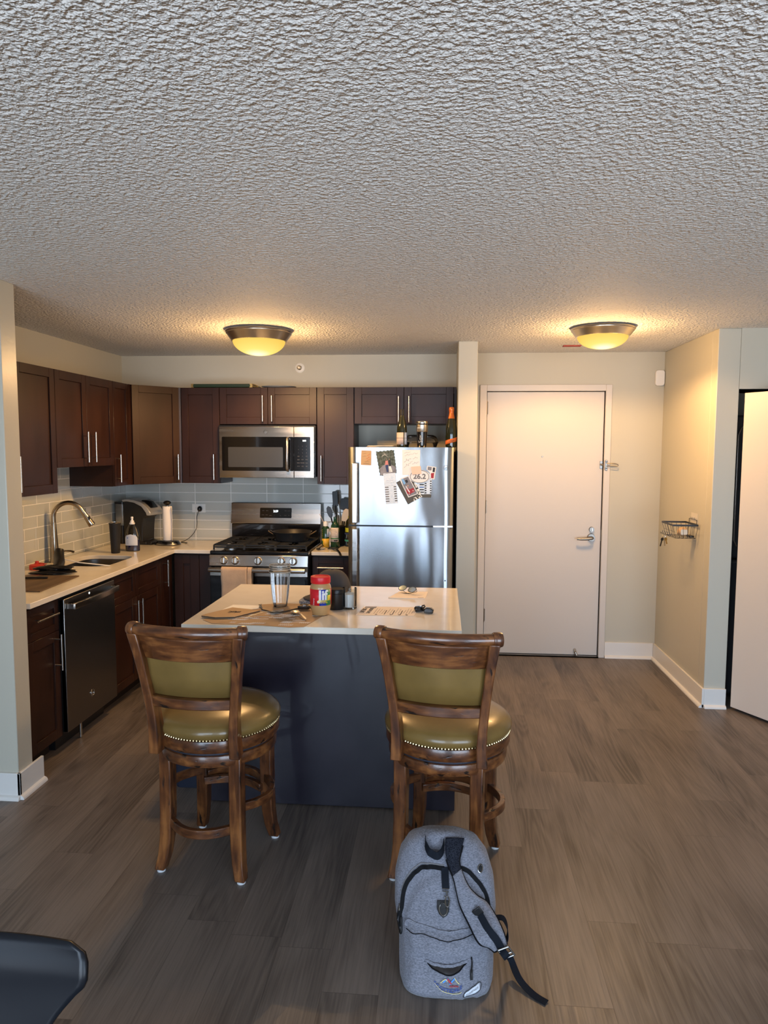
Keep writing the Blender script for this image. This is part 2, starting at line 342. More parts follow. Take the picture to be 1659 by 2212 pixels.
        if solid:
            q = o.modifiers.new('solidify', 'SOLIDIFY'); q.thickness = solid; q.offset = 0
        if bev:
            q = o.modifiers.new('bevel', 'BEVEL'); q.width = bev; q.segments = seg; q.limit_method = 'ANGLE'; q.angle_limit = math.radians(50)
        if smooth or bev:
            for p in me.polygons: p.use_smooth = True
            if not sub: 
                q = None
                try: me.set_sharp_from_angle(angle=math.radians(angle))
                except Exception: pass
        return o
def tag(o, label=None, cat=None, group=None, kind=None):
    if label: o['label'] = label
    if cat: o['category'] = cat
    if group: o['group'] = group
    if kind: o['kind'] = kind
    return o
def thing(name, label, cat, loc=(0,0,0), group=None, rz=0, local=False):
    o = bpy.data.objects.new(name, None); COL.objects.link(o); o.location = loc; o.rotation_euler = (0, 0, rz)
    o.empty_display_size = .05
    OFF[o.name] = Vector((0,0,0)) if local else Vector(loc)
    return tag(o, label, cat, group)
def struct(name, mb, mat, **k):
    return tag(mb.build(name, mat, **k), kind='structure')
def text(s, size, M, mat, parent, name='lettering', ext=.0004, align='CENTER', squeeze=1, bold=0, follow=None):
    cu = bpy.data.curves.new(name, 'FONT'); cu.body = s; cu.size = size; cu.extrude = ext; cu.align_x = align; cu.align_y = 'CENTER'; cu.offset = bold
    cu.resolution_u = 3
    t = bpy.data.objects.new('tmp', cu); COL.objects.link(t)
    dg = bpy.context.evaluated_depsgraph_get(); dg.update()
    me = bpy.data.meshes.new_from_object(t.evaluated_get(dg)); bpy.data.objects.remove(t)
    me.transform(Matrix.Diagonal((squeeze, 1, 1, 1)))
    if follow:
        for v in me.vertices: v.co = follow(v.co)
    else: me.transform(M)
    off = OFF.get(parent.name, Vector((0,0,0)))
    if off.length: me.transform(Matrix.Translation(-off))
    me.materials.clear(); me.materials.append(MATS[mat]); me.name = name
    o = bpy.data.objects.new(name, me); COL.objects.link(o); o.parent = parent; OFF[o.name] = off
    return o
def facing_front(x, y, z, rot=0):     # text plane facing -Y
    return Matrix.Translation((x, y, z)) @ Matrix.Rotation(rot, 4, 'Y') @ Matrix.Rotation(PI/2, 4, 'X')
def facing_right(x, y, z):            # text plane facing +X
    return Matrix.Translation((x, y, z)) @ Matrix.Rotation(PI/2, 4, 'Z') @ Matrix.Rotation(PI/2, 4, 'X')
def facing_up(x, y, z, rot=0):
    return Matrix.Translation((x, y, z)) @ Matrix.Rotation(rot, 4, 'Z')
def rrect(x0, x1, y0, y1, r, n=5):
    pts = []
    for cx, cy, a in ((x1-r, y1-r, 0), (x0+r, y1-r, 90), (x0+r, y0+r, 180), (x1-r, y0+r, 270)):
        for i in range(n+1):
            t = math.radians(a+90*i/n); pts.append((cx+r*math.cos(t), cy+r*math.sin(t)))
    return pts
def rotz(pts, c, a):
    return [(c[0]+(x-c[0])*math.cos(a)-(y-c[1])*math.sin(a), c[1]+(x-c[0])*math.sin(a)+(y-c[1])*math.cos(a)) for x, y in pts]
def copy_tree(o, parent=None):
    c = o.copy(); COL.objects.link(c)
    if parent: c.parent = parent
    for ch in list(o.children): copy_tree(ch, c)
    return c
# ================================================================== SETTING
H = 2.466; XL, YB, XR, YD, YC = -2.704, 5.965, 1.739, 5.915, 4.80
XO0, XO1 = -3.5, 3.3
struct('floor', MB().box(XO0-.15, XO1+.15, YF-.15, 6.2, -.1, 0), 'floor')
struct('ceiling', MB().box(XO0-.15, XO1+.15, YF-.15, 6.2, H, H+.1), 'ceiling')
struct('wall_left', MB().box(XL-.12, XL, 3.335, YB+.12, 0, H), 'wall')
struct('wall_back', MB().box(XL, .105, YB, YB+.12, 0, H), 'wall')
struct('wall_entry', MB().box(.105, .353, YD+.0, YD+.17, 0, H).box(1.289, XR+.12, YD, YD+.17, 0, H).box(.353, 1.289, YD, YD+.17, 2.162, H).box(.353, 1.289, YD+.075, YD+.17, 0, 2.162), 'wall')
struct('wall_partition', MB().box(.108, .246, 5.262, YD, 0, H), 'wall', bev=.004)
struct('wall_right', MB().box(XR, XR+.12, YC+.1, YD, 0, H).box(XR, 1.878, YC, YC+.1, 0, H), 'wall', bev=.004)
struct('wall_closet', MB().box(1.878, 2.80, YC, YC+.1, 2.086, H).box(2.80, XO1, YC, YC+.1, 0, H), 'wall')
struct('wall_closet_inside', MB().box(XR+.12, XO1, 5.80, 5.9, 0, H), 'wall')
struct('wall_stub', MB().box(XO0, -2.028, 3.212, 3.335, 0, H), 'wall_glossy', bev=.004)
struct('wall_living_left', MB().box(XO0-.12, XO0, YF, 3.335, 0, H), 'wall')
struct('wall_living_right', MB().box(XO1, XO1+.12, YF, 5.9, 0, H), 'wall')
# window wall behind the camera, with its two openings
f = MB(); xs = [XO0, WIN[0][0], WIN[0][1], WIN[1][0], WIN[1][1], XO1]
for i in (0, 2, 4): f.box(xs[i], xs[i+1], YF-.15, YF, 0, H)
for a, b, c, d in WIN: f.box(a, b, YF-.15, YF, 0, c); f.box(a, b, YF-.15, YF, d, H)
struct('wall_front', f, 'wall')
for i, (a, b, c, d) in enumerate(WIN):
    m = MB()
    for (p, q, r, s) in ((a, a+.05, c, d), (b-.05, b, c, d), (a+.05, b-.05, c, c+.05), (a+.05, b-.05, d-.05, d)): m.box(p, q, YF-.11, YF-.05, r, s)
    mid = (a+b)/2; m.box(mid-.035, mid+.035, YF-.11, YF-.05, c+.05, d-.05)
    fr = struct('window_%d' % (i+1), m, 'trimwhite')
    for (p, q) in ((a+.05, mid-.035), (mid+.035, b-.05)):
        MB().box(p, q, YF-.083, YF-.077, c+.05, d-.05).build('window_pane', 'pane', fr)

# tiled backsplashes
struct('trim_1', MB().box(XL+.001, -.70, YB-.010, YB-.0005, .915, 1.50), 'tile_back')
struct('trim_2', MB().box(XL+.0005, XL+.010, 3.34, YB-.011, .915, 1.60), 'tile_left')

# baseboards with a rounded shoe
def base(name, x0, x1, y0, y1, dx, dy):
    b = MB()
    if dy: b.box(x0, x1, min(y0, y0+dy*.014), max(y0, y0+dy*.014), 0, .13)
    if dx: b.box(min(x0, x0+dx*.014), max(x0, x0+dx*.014), y0, y1, 0, .13)
    o = struct(name, b, 'trimwhite', bev=.002)
    prof = [(0, 0), (.032, 0), (.031, .008), (.026, .016), (.018, .020), (.014, .022), (0, .022)]
    if dy: MB().prism([(y0+dy*p, z) for p, z in prof], 'yz', x0-(0 if dx == 0 else .02), x1).build('shoe_molding', 'trimwhite', o)
    if dx: MB().prism([(x0+dx*p, z) for p, z in prof], 'xz', y0, y1).build('shoe_molding', 'trimwhite', o)
base('baseboard_entry', 1.340, XR-.014, YD, 0, 0, -1)
base('baseboard_right', XR, 0, YC-.014, YD-.014, -1, 0)
base('baseboard_closet', XR, 1.878, YC, 0, 0, -1)
base('baseboard_stub', XO0, -2.014, 3.212, 0, 0, -1)
base('baseboard_stub_end', -2.028, 0, 3.198, 3.41, 1, 0)

# entry door
fr = MB().box(.298, .353, YD-.022, YD+.075, 0, 2.213).box(1.289, 1.338, YD-.022, YD+.075, 0, 2.213).box(.353, 1.289, YD-.022, YD+.075, 2.162, 2.213)
d = struct('door_1', MB().box(.357, 1.285, YD+.012, YD+.055, .012, 2.158), 'doorpaint', bev=.002)
fr.build('door_frame', 'doorpaint', d, bev=.003)
MB().box(.353, 1.289, YD-.03, YD+.075, 0, .010).build('threshold', 'steel_dark', d)
for z in (2.03, 1.23, .33):
    h = MB().cyl((.352, YD-.004, z-.055), (.352, YD-.004, z+.055), .0085)
    h.box(.352, .366, YD+.008, YD+.0125, z-.05, z+.05)
    for k in (-.062, .056): h.cyl((.352, YD-.004, z+k), (.352, YD-.004, z+k+.006), .006, .004)
    h.build('hinge', 'bronze', d, smooth=True)
MB().cyl((1.211, YD+.012, .987), (1.211, YD-.006, .987), .033, .029, 28).build('handle_rose', 'satin', d, smooth=True)
hx = [(1.211, YD-.004, .987), (1.211, YD-.045, .987), (1.200, YD-.058, .987), (1.17, YD-.060, .983), (1.12, YD-.058, .980), (1.088, YD-.052, .981)]
MB().tube(hx, [.013, .012, .013, .012, .010, .009], 12).build('lever_handle', 'satin', d, smooth=True)
k = MB().cyl((1.213, YD+.012, 1.053), (1.213, YD-.008, 1.053), .022, .019, 24)
k.build('deadbolt', 'satin', d, smooth=True)
MB().box(1.208, 1.218, YD-.016, YD-.008, 1.038, 1.068).build('thumb_turn', 'nickel', d, bev=.002)
MB().cyl((.806, YD+.012, 1.64), (.806, YD+.006, 1.64), .0075).build('peephole', 'bronze', d, smooth=True)
MB().box(1.2855, 1.2895, YD+.006, YD+.0125, .96, 1.05).build('latch_plate', 'bronze', d)
ds = MB().cyl((1.105, YD+.012, .055), (1.105, YD-.02, .045), .012, .009).cyl((1.105, YD-.02, .045), (1.115, YD-.028, .018), .008, .010)
ds.build('door_stop', 'nickel', d, smooth=True)
g = MB().box(1.2935, 1.316, YD-.034, YD-.022, 1.545, 1.605)
for z in (1.545, 1.605): g.cyl((1.305, YD-.034, z), (1.305, YD-.022, z), .0112)
g.build('guard_plate', 'satin', d, bev=.002)
g = MB().box(1.262, 1.282, YD+.002, YD+.012, 1.548, 1.605)
g.cyl((1.272, YD+.004, 1.577), (1.272, YD-.028, 1.577), .006).ball((1.272, YD-.032, 1.577), .009); g.build('guard_ball', 'satin', d, smooth=True)
g = MB().tube([(1.305, YD-.036, 1.588), (1.34, YD-.05, 1.587), (1.375, YD-.05, 1.585), (1.392, YD-.05, 1.581), (1.394, YD-.05, 1.571), (1.388, YD-.05, 1.566), (1.34, YD-.05, 1.567), (1.305, YD-.036, 1.567)], .0035, 8)
g.build('swing_bar', 'satin', d, smooth=True)

# bifold closet door, standing half open
a = math.atan2(4.53-4.774, 2.038-1.90); ux, uy = math.cos(a), math.sin(a); nx, ny = -uy, ux
P0 = Vector((1.902, 4.770)); Lp = .47
P1 = P0+Vector((ux, uy))*Lp; P2 = P1+Vector((ux, -uy))*Lp
def leaf(p, q, th=.032):
    t = (q-p).normalized(); n = Vector((-t.y, t.x))*th
    return [tuple(p), tuple(q), tuple(q+n), tuple(p+n)]
d2 = struct('door_2', MB().prism(leaf(P0, P1), 'xy', .02, 2.058), 'doorpaint', bev=.002)
MB().prism(leaf(P1+Vector((.004, 0)), P2), 'xy', .02, 2.058).build('folding_leaf', 'doorpaint', d2, bev=.002)
MB().box(1.880, 2.79, YC+.02, YC+.06, 2.062, 2.085).build('track', 'steel_dark', d2)
MB().cyl((1.95, YC+.035, 2.05), (1.95, YC+.035, 2.068), .006).build('pivot', 'nickel', d2)

# stacked washer and dryer inside the closet
t = thing('stacked_laundry_machine', 'dark grey stacked laundry machine inside the closet behind the half open white folding door', 'laundry machine', (2.25, 5.35, 0))
MB().box(1.93, 2.60, 5.02, 5.70, .02, .955).build('washer_body', 'washer', t, bev=.02)
MB().box(1.93, 2.60, 5.02, 5.70, .965, 1.93).build('dryer_body', 'washer', t, bev=.02)
MB().tube([(1.99, 5.016, 1.05), (1.97, 5.014, 1.09), (1.97, 5.014, 1.80), (1.99, 5.014, 1.85), (2.04, 5.016, 1.87), (2.50, 5.016, 1.87), (2.55, 5.014, 1.83), (2.56, 5.014, 1.10), (2.52, 5.016, 1.04)], .006, 8).build('door_trim', 'steel_dark', t, smooth=True)

# ================================================================== CEILING LAMPS
def lamp(x, y, label, kr=1.07, kz=1.0):
    t = thing('ceiling_light', label, 'ceiling light', (x, y, H), local=True, group='flush ceiling lights')
    MB().lathe([(.10, 0), (.185, 0), (.200, -.004), (.2035, -.014), (.196, -.022), (.199, -.026), (.192, -.034), (.172, -.066), (.166, -.074), (.158, -.075), (.150, -.066), (.10, -.02)], seg=64, M=Matrix.Diagonal((kr, kr, kz))).build('rim', 'brushed', t, smooth=True, angle=30)
    pr = []
    for i in range(15):
        a = PI/2*i/14; pr.append((.160*math.cos(a)+1e-4, -.066-.100*math.sin(a)))
    MB().lathe(pr, seg=64, M=Matrix.Diagonal((kr, kr, kz))).build('glass_shade', 'lampglass', t, smooth=True, angle=80)
    for k in range(5):
        l = bpy.data.lights.new('bulb', 'POINT'); l.energy = LAMP*.5; l.color = (1.0, .57, .22); l.shadow_soft_size = 0
        o = bpy.data.objects.new('bulb', l); COL.objects.link(o); o.parent = t
        o.location = (.115*math.cos(2*PI*k/5+.3), .115*math.sin(2*PI*k/5+.3), -.20*kz-.004)
        l = bpy.data.lights.new('bulb_downlight', 'SPOT'); l.energy = LAMP*1.25; l.color = (1.0, .57, .22); l.shadow_soft_size = 0; l.spot_size = math.radians(172); l.spot_blend = .25
        q = bpy.data.objects.new('bulb_downlight', l); COL.objects.link(q); q.parent = t; q.location = o.location
lamp(-1.20, 4.70, 'lit domed ceiling light with a brushed metal rim above the kitchen, left of the two')
lamp(1.00, 4.72, 'lit domed ceiling light with a brushed metal rim above the entrance, right of the two', .98, .82)
tag(MB().box(.885, 1.015, 5.50, 5.555, H-.006, H-.0005).build('tape', 'redtape', None, bev=.001, origin=(.95, 5.53, H)), 'strip of red tape stuck to the ceiling beside the right ceiling light', 'tape')
t = thing('sprinkler_head', 'round white fire sprinkler head on the wall above the upper cabinets', 'sprinkler', (-1.181, YB, 2.36))
Ry = Matrix.Rotation(PI/2, 3, 'X')
MB().lathe([(.041, 0), (.041, .006), (.034, .012), (.022, .014)], (-1.181, YB, 2.36), 32, Ry).build('escutcheon', 'sprinkler', t, smooth=True)
m = MB().lathe([(.020, .012), (.019, .03), (.012, .034), (.009, .045)], (-1.181, YB, 2.36), 20, Ry)
m.build('sprinkler_body', 'nickel', t, smooth=True)
m = MB()
for k in range(8):
    a = 2*PI*k/8; m.box(-.002, .002, -.006, .0, .006, .017)
    bmesh.ops.rotate(m.bm, verts=m.bm.verts[-8:], cent=(0, 0, 0), matrix=Matrix.Rotation(a, 3, 'Y'))
bmesh.ops.translate(m.bm, vec=(-1.181, YB-.046, 2.36), verts=m.bm.verts)
m.build('deflector', 'chrome', t)
t = thing('door_chime', 'white plastic door chime box high in the corner by the entrance', 'door chime', (1.70, YD, 2.26))
MB().prism(rrect(1.665, 1.735, 2.200, 2.322, .02), 'xz', YD-.032, YD-.0005).build('cover', 'chime', t, bev=.004)
# ================================================================== KITCHEN CABINETS
def handle(parent, x, z, L=.20, vert=True, y=0, mat='nickel'):
    m = MB(); r = .0058; hy = y-.034
    a, b = ((x, hy, z-L/2), (x, hy, z+L/2)) if vert else ((x-L/2, hy, z), (x+L/2, hy, z))
    m.cyl(a, b, r, seg=12)
    for s in (-1, 1):
        o = s*(L/2-.028); p = (x, z+o) if vert else (x+o, z)
        m.cyl((p[0], hy, p[1]), (p[0], y, p[1]), .0042, seg=8)
    return m.build('handle', mat, parent, smooth=True, local=True)
def shaker(parent, name, x0, x1, z0, z1, st=.055, mat='cab', handle_at=None, L=.2, plain=False):
    g = .0015; x0 += g; x1 -= g; z0 += g; z1 -= g
    m = MB()
    if plain: m.box(x0, x1, 0, .019, z0, z1)
    else:
        m.box(x0, x0+st, 0, .019, z0, z1).box(x1-st, x1, 0, .019, z0, z1)
        m.box(x0+st, x1-st, 0, .019, z0, z0+st).box(x0+st, x1-st, 0, .019, z1-st, z1)
        m.box(x0+st, x1-st, .009, .015, z0+st, z1-st)
    o = m.build(name, mat, parent, bev=.0012, seg=1, local=True)
    if handle_at: handle(o, *handle_at, L=L) if len(handle_at) == 2 else handle(o, handle_at[0], handle_at[1], L=L, vert=False)
    return o
def cabinet(label, loc, rz, w, d, h, doors=(), drawers=(), toe=0, name='wall_cabinet', group=None, mat='cab'):
    t = thing(name, label, 'cabinet', loc, group, rz, local=True)
    m = MB(); z0 = .10 if toe else 0
    # open-backed box: two sides, top, bottom, back and a face frame
    T = .018; y0 = .0195
    m.box(0, T, y0, d, z0, h).box(w-T, w, y0, d, z0, h).box(T, w-T, y0, d, z0, z0+T).box(T, w-T, d-.006, d, z0+T, h-T)
    if toe: m.box(T, w-T, d-.08, d-.006, h-T, h)
    else: m.box(T, w-T, y0, d-.006, h-T, h)
    m.box(T, w-T, y0, y0+T, z0+T, z0+.05).box(T, w-T, y0, y0+T, h-(.03 if toe else .05), h-(0 if toe else T))
    m.build('carcass', 'cab', t, local=True)
    if toe: MB().box(0, w, .085, .10, 0, z0).build('toe_kick', 'cab_dark', t, local=True)
    for q in doors: shaker(t, 'door', *q[:4], handle_at=q[4] if len(q) > 4 else None, **(q[5] if len(q) > 5 else {}))
    for q in drawers: shaker(t, 'drawer', *q[:4], handle_at=q[4] if len(q) > 4 else None, **(q[5] if len(q) > 5 else {}))
    return t
R90 = PI/2
UH = .756; ZU = 1.418
# left wall, uppers (face at X=-2.352)
XU = -2.352
cabinet('tall dark wall cabinet at the near end of the left wall beside the column', (XU, 3.415, ZU), R90, .835, .345, UH, [(0, .417, 0, UH, (.395, .13)), (.417, .835, 0, UH)], group='dark wall cabinets')
cabinet('shorter dark two door wall cabinet above the sink and faucet', (XU, 4.252, 1.572), R90, .776, .345, 2.174-1.572, [(0, .388, 0, .602, (.336, .13)), (.388, .776, 0, .602, (.440, .13))], group='dark wall cabinets')
cabinet('narrow dark single door wall cabinet between the sink cabinet and the angled corner cabinet', (XU, 5.030, ZU), R90, .262, .345, UH, [(0, .262, 0, UH, (.030, .13), dict(st=.045))], group='dark wall cabinets')
# angled corner unit
P = Vector((XU+.006, 5.303)); Q = Vector((-2.073, 5.612)); wd = (Q-P).length; an = math.atan2(Q.y-P.y, Q.x-P.x)
t = thing('wall_cabinet', 'angled corner wall cabinet glowing warm brown above the coffee machine', 'cabinet', (P.x, P.y, ZU), 'dark wall cabinets', an, local=True)
MT = Matrix.Rotation(-an, 4, 'Z') @ Matrix.Translation((-P.x, -P.y, 0))
iy = .0195/math.cos(an)
MB().prism([(XL+.003, 5.296), (P.x-.01, 5.296), (P.x+.0, P.y+.03), (Q.x-.030, Q.y), (Q.x-.001, Q.y+.012), (Q.x-.001, YB-.012), (XL+.003, YB-.012)], 'xy', 0, UH).build('carcass', 'cab', t, M=MT, local=True)
shaker(t, 'door', .012, wd-.012, 0, UH, handle_at=(wd-.045, .13))
# back wall, uppers (face at Y=5.615)
YU = 5.615
cabinet('narrow dark wall cabinet between the corner cabinet and the microwave', (-2.068, YU, ZU), 0, .310, .335, UH, [(0, .31, 0, UH, (.267, .13))], group='dark wall cabinets')
cabinet('low dark two door wall cabinet above the microwave', (-1.757, YU, 1.885), 0, .775, .335, .289, [(.0, .387, 0, .289, (.352, .122)), (.387, .775, 0, .289, (.425, .122))], group='dark wall cabinets')
cabinet('narrow dark wall cabinet between the microwave and the refrigerator', (-.980, YU, ZU), 0, .290, .335, UH, [(0, .29, 0, UH, (.036, .125))], group='dark wall cabinets')
cabinet('low dark two door wall cabinet above the refrigerator', (-.688, YU, 1.890), 0, .792, .335, .284, [(.003, .388, 0, .284, (.348, .112)), (.388, .770, 0, .284, (.428, .112))], group='dark wall cabinets')

# base cabinets, left run (face at X=-2.09)
XB = -2.090
cabinet('dark base cabinet with one drawer at the near end of the left counter', (XB, 3.425, 0), R90, .312, .60, .884, [(0, .312, .10, .70, (.272, .585))], [(0, .312, .70, .872, (.156, .805, 0), dict(st=.04))], toe=1, name='base_cabinet', group='dark base cabinets')
cabinet('dark two door base cabinet under the sink', (XB, 4.365, 0), R90, .80, .60, .884, [(0, .37, .10, .68, (.335, .56)), (.37, .80, .10, .68, (.405, .56))], [(0, .37, .68, .872, None, dict(st=.045)), (.37, .80, .68, .872, None, dict(st=.045))], toe=1, name='base_cabinet', group='dark base cabinets')
cabinet('narrow tall door base cabinet between the sink cabinet and the corner', (XB, 5.170, 0), R90, .235, .60, .884, [(0, .235, .10, .872, (.072, .755), dict(st=.045))], toe=1, name='base_cabinet', group='dark base cabinets')
cabinet('dark base cabinet without handle between the corner and the gas range', (-2.074, 5.410, 0), 0, .314, .54, .884, [(0, .20, .10, .872, None, dict(st=.070)), (.20, .314, .10, .872, None, dict(plain=True))], toe=1, name='base_cabinet', group='dark base cabinets')
cabinet('small dark drawer base cabinet between the range and the refrigerator', (-.988, 5.410, 0), 0, .296, .54, .884, [(0, .296, .10, .70, (.04, .57))], [(0, .296, .70, .872, (.148, .792, 0), dict(st=.05))], toe=1, name='base_cabinet', group='dark base cabinets')

# worktops
def top_from(outer, hole, z0, z1):
    m = MB(); bm = m.bm; es = []
    for lp in ([outer] + ([hole] if hole else [])):
        vs = [bm.verts.new((x, y, z0)) for x, y in lp]
        es += [bm.edges.new((vs[i], vs[(i+1) % len(vs)])) for i in range(len(vs))]
    bmesh.ops.triangle_fill(bm, use_beauty=True, use_dissolve=False, edges=es)
    r = bmesh.ops.extrude_face_region(bm, geom=bm.faces[:])
    bmesh.ops.translate(bm, vec=(0, 0, z1-z0), verts=[v for v in r['geom'] if isinstance(v, bmesh.types.BMVert)])
    return m
S = (-2.585, -2.215, 4.555, 5.045)
hole = rrect(S[0], S[1], S[2], S[3], .10, 8)
o = top_from([(XL+.011, 3.418), (-2.060, 3.418), (-2.060, 5.388), (-1.757, 5.388), (-1.757, YB-.011), (XL+.011, YB-.011)], hole, .885, .914).build('worktop', 'quartz', None, origin=(-2.3, 4.6, .885), bev=.0025)
tag(o, 'cream stone worktop running along the left wall and round to the range', 'worktop')
o = MB().box(-.988, -.690, 5.388, YB-.011, .885, .914).build('worktop', 'quartz', None, origin=(-.84, 5.67, .885), bev=.0025)
tag(o, 'small cream stone worktop between the range and the refrigerator', 'worktop')
# sink bowl
t = thing('sink', 'undermount stainless steel sink bowl in the left worktop', 'sink', (-2.40, 4.80, .70))
def ring(g, z): return [(x, y, z) for x, y in rrect(S[0]+g, S[1]-g, S[2]+g, S[3]-g, max(.10-g*.6, .03), 8)]
MB().loops([ring(-.012, .8835), ring(.002, .8835), ring(.006, .80), ring(.012, .72), ring(.035, .695), ring(.15, .690)], caps=False).build('bowl', 'steel_dark', t, smooth=True, solid=.0015)
MB().loops([ring(.149, .690), ring(.168, .689)]).build('bowl_floor', 'steel_dark', t)
MB().lathe([(.0, 0), (.040, 0), (.044, .003), (.030, .004), (.0, .001)], (-2.40, 4.80, .690), 24).build('drain', 'chrome', t, smooth=True)

# faucet
fx, fy = -2.636, 4.69
t = thing('kitchen_faucet', 'tall bronze gooseneck kitchen faucet with side lever beside the sink', 'faucet', (fx, fy, .914))
MB().lathe([(.034, 0), (.034, .006), (.029, .012), (.0275, .05), (.026, .10), (.0205, .20), (.0165, .27), (.0155, .275)], (fx, fy, .914), 28).build('faucet_body', 'faucet', t, smooth=True)
pts = [(fx, fy, 1.185)]; Rg = .098; dx, dy = .965, .26
for i in range(13):
    a = PI-PI*i/12*.86; pts.append((fx+(Rg+Rg*math.cos(a))*dx, fy+(Rg+Rg*math.cos(a))*dy, 1.225+Rg*math.sin(a)))
e = Vector(pts[-1]); dr = (e-Vector(pts[-2])).normalized()
pts.append(tuple(e+dr*.02))
MB().tube(pts, .0150, 16).build('gooseneck', 'faucet', t, smooth=True)
e = Vector(pts[-1])
MB().tube([e-dr*.006, e+dr*.01, e+dr*.05, e+dr*.095, e+dr*.10], [.0165, .0175, .020, .0245, .022], 20).build('spray_head', 'faucet', t, smooth=True)
c = e+dr*.045+Vector((.0165, -.010, .006)); MB().ball(c, .012, 8, (.55, .8, 1.5)).build('spray_button', 'black', t, smooth=True)
c = Vector((fx+.018, fy-.012, .985)); q = c+Vector((.05, -.005, .012))
MB().cyl(c-Vector((.01, 0, 0)), c+Vector((.035, .006, 0)), .019, .016, 18).tube([c+Vector((.03, .003, .003)), c+Vector((.06, .01, .010)), c+Vector((.09, .018, .008)), c+Vector((.115, .024, .0))], [.007, .006, .007, .0085], 10).build('lever', 'faucet', t, smooth=True)

# ================================================================== ISLAND
t = thing('kitchen_island', 'dark island cabinet with a glossy back panel behind the two stools', 'kitchen island', (-.52, 3.6, 0))
MB().box(-1.108, .075, 3.280, 3.94, .075, .884).build('cabinet_body', 'cab', t, bev=.002)
MB().box(-1.108, .075, 3.262, 3.2795, .006, .884).build('back_panel', 'cab_panel', t, bev=.0015)
MB().box(-1.06, .055, 3.30, 3.88, 0, .0745).build('toe_kick', 'cab_dark', t)
for x in (-.81, -.52, -.22):
    pass
for i in range(3):
    MB().box(-1.10+i*.392, -1.10+(i+1)*.392-.004, 3.9405, 3.959, .11, .875).build('door', 'cab', t, bev=.002)
o = MB().box(-1.156, .093, 3.082, 4.045, .8845, .914).build('island_worktop', 'quartz', None, origin=(-.53, 3.56, .8845), bev=.003)
tag(o, 'cream stone worktop lying on the dark island', 'worktop')
t = thing('waste_bin', 'dark tapered plastic waste bin on the floor left of the island behind the left stool', 'waste bin', (-1.245, 3.52, 0))
def sq(cx, cy, hx, hy, z, r=.03): return [(x, y, z) for x, y in rrect(cx-hx, cx+hx, cy-hy, cy+hy, r, 4)]
MB().loops([sq(-1.235, 3.52, .085, .13, .001), sq(-1.235, 3.52, .098, .15, .38), sq(-1.235, 3.52, .101, .153, .40)]).build('bin_body', 'bin', t, smooth=True)
MB().loops([sq(-1.235, 3.52, .103, .156, .3985), sq(-1.235, 3.52, .103, .156, .412), sq(-1.235, 3.52, .085, .13, .430)]).build('lid', 'bin', t, smooth=True)

# ================================================================== DISHWASHER
def logo(parent, c, face, r=.019):
    m = MB(); n = 40
    if face == 'front': f = lambda a, q: (c[0]+q*math.cos(a), c[1], c[2]+q*math.sin(a))
    else: f = lambda a, q: (c[0], c[1]+q*math.cos(a), c[2]+q*math.sin(a))
    m.tube([f(2*PI*i/n, r) for i in range(n)], .0013, 6, True)
    for a0 in (.3, 2.4, 4.5): m.tube([f(a0+.12*i, r*(.72-.05*math.sin(i))) for i in range(8)], .0007, 5)
    b = m.build('round_logo', 'chrome', parent, smooth=True)
    M = facing_front(c[0], c[1]-.0002, c[2]) if face == 'front' else facing_right(c[0]+.0002, c[1], c[2])
    text('ge', r*1.25, M, 'chrome', b, ext=.0006)
t = thing('dishwasher', 'dark stainless dishwasher under the left worktop', 'dishwasher', (-2.09, 4.05, 0))
MB().box(-2.66, -2.093, 3.742, 4.358, .10, .872).build('tub', 'black', t)
o = MB().box(-2.092, -2.062, 3.745, 4.355, .112, .866).build('door', 'steel_dark', t, bev=.004)
MB().box(-2.60, -2.15, 3.76, 4.34, .002, .0995).build('toe_kick', 'black', t)
m = MB(); P = []
for i in range(13):
    s = i/12; P.append((-2.022+.012*math.sin(PI*s), 3.775+.55*s, .822))
m.strip(P, (0, 0, 1), .034, .016)
for y in (3.785, 4.315): m.box(-2.062, -2.018, y-.014, y+.014, .806, .838)
m.build('bar_handle', 'steel', t, bev=.003)
MB().cyl((-2.062, 4.03, .846), (-2.0612, 4.03, .846), .006).build('indicator_light', 'display', t)
logo(t, (-2.0605, 4.03, .245), 'right', .020)
MB().cyl((-2.10, 3.95, .005), (-2.10, 3.95, .099), .008).build('leveling_foot', 'nickel', t, smooth=True)

# ================================================================== GAS RANGE
t = thing('gas_range', 'stainless gas range with black grates between the base cabinets', 'range', (-1.37, 5.6, 0))
X0, X1 = -1.749, -.994
MB().box(X0, X1, 5.305, 5.93, .02, .895).build('body', 'black', t)
MB().box(X0, X1, 5.292, 5.90, .896, .924).build('cooktop', 'blackgloss', t, bev=.006)
MB().prism([(5.272, .812), (5.304, .812), (5.304, .8945), (5.286, .8945)], 'yz', X0, X1).build('control_panel', 'steel', t, bev=.002)
nrm = Vector((0, -1, .17)).normalized()
for x in (-1.636, -1.547, -1.373, -1.196, -1.105):
    c = Vector((x, 5.278, .853)); Mx = nrm.to_track_quat('Z', 'Y').to_matrix()
    kn = MB().lathe([(.031, 0), (.031, .004), (.026, .008), (.025, .026), (.022, .030)], tuple(c), 28, Mx).build('knob', 'nickel', t, smooth=True, angle=30)
    g = MB().box(-.0055, .0055, -.021, .021, 0, .012); g.build('knob_grip', 'chrome', kn, M=Matrix.Translation(c+nrm*.029) @ Mx.to_4x4(), bev=.002)
MB().box(X0+.003, X1-.003, 5.278, 5.3045, .735, .803).build('door_rail', 'steel', t, bev=.002)
MB().box(X0+.003, X1-.003, 5.280, 5.3045, .20, .7345).build('oven_door', 'blackgloss', t, bev=.002)
MB().box(X0+.003, X1-.003, 5.282, 5.3045, .045, .195).build('storage_drawer', 'steel', t, bev=.002)
m = MB().tube([(X0+.012, 5.222, .790), (X1-.012, 5.222, .790)], .0185, 20)
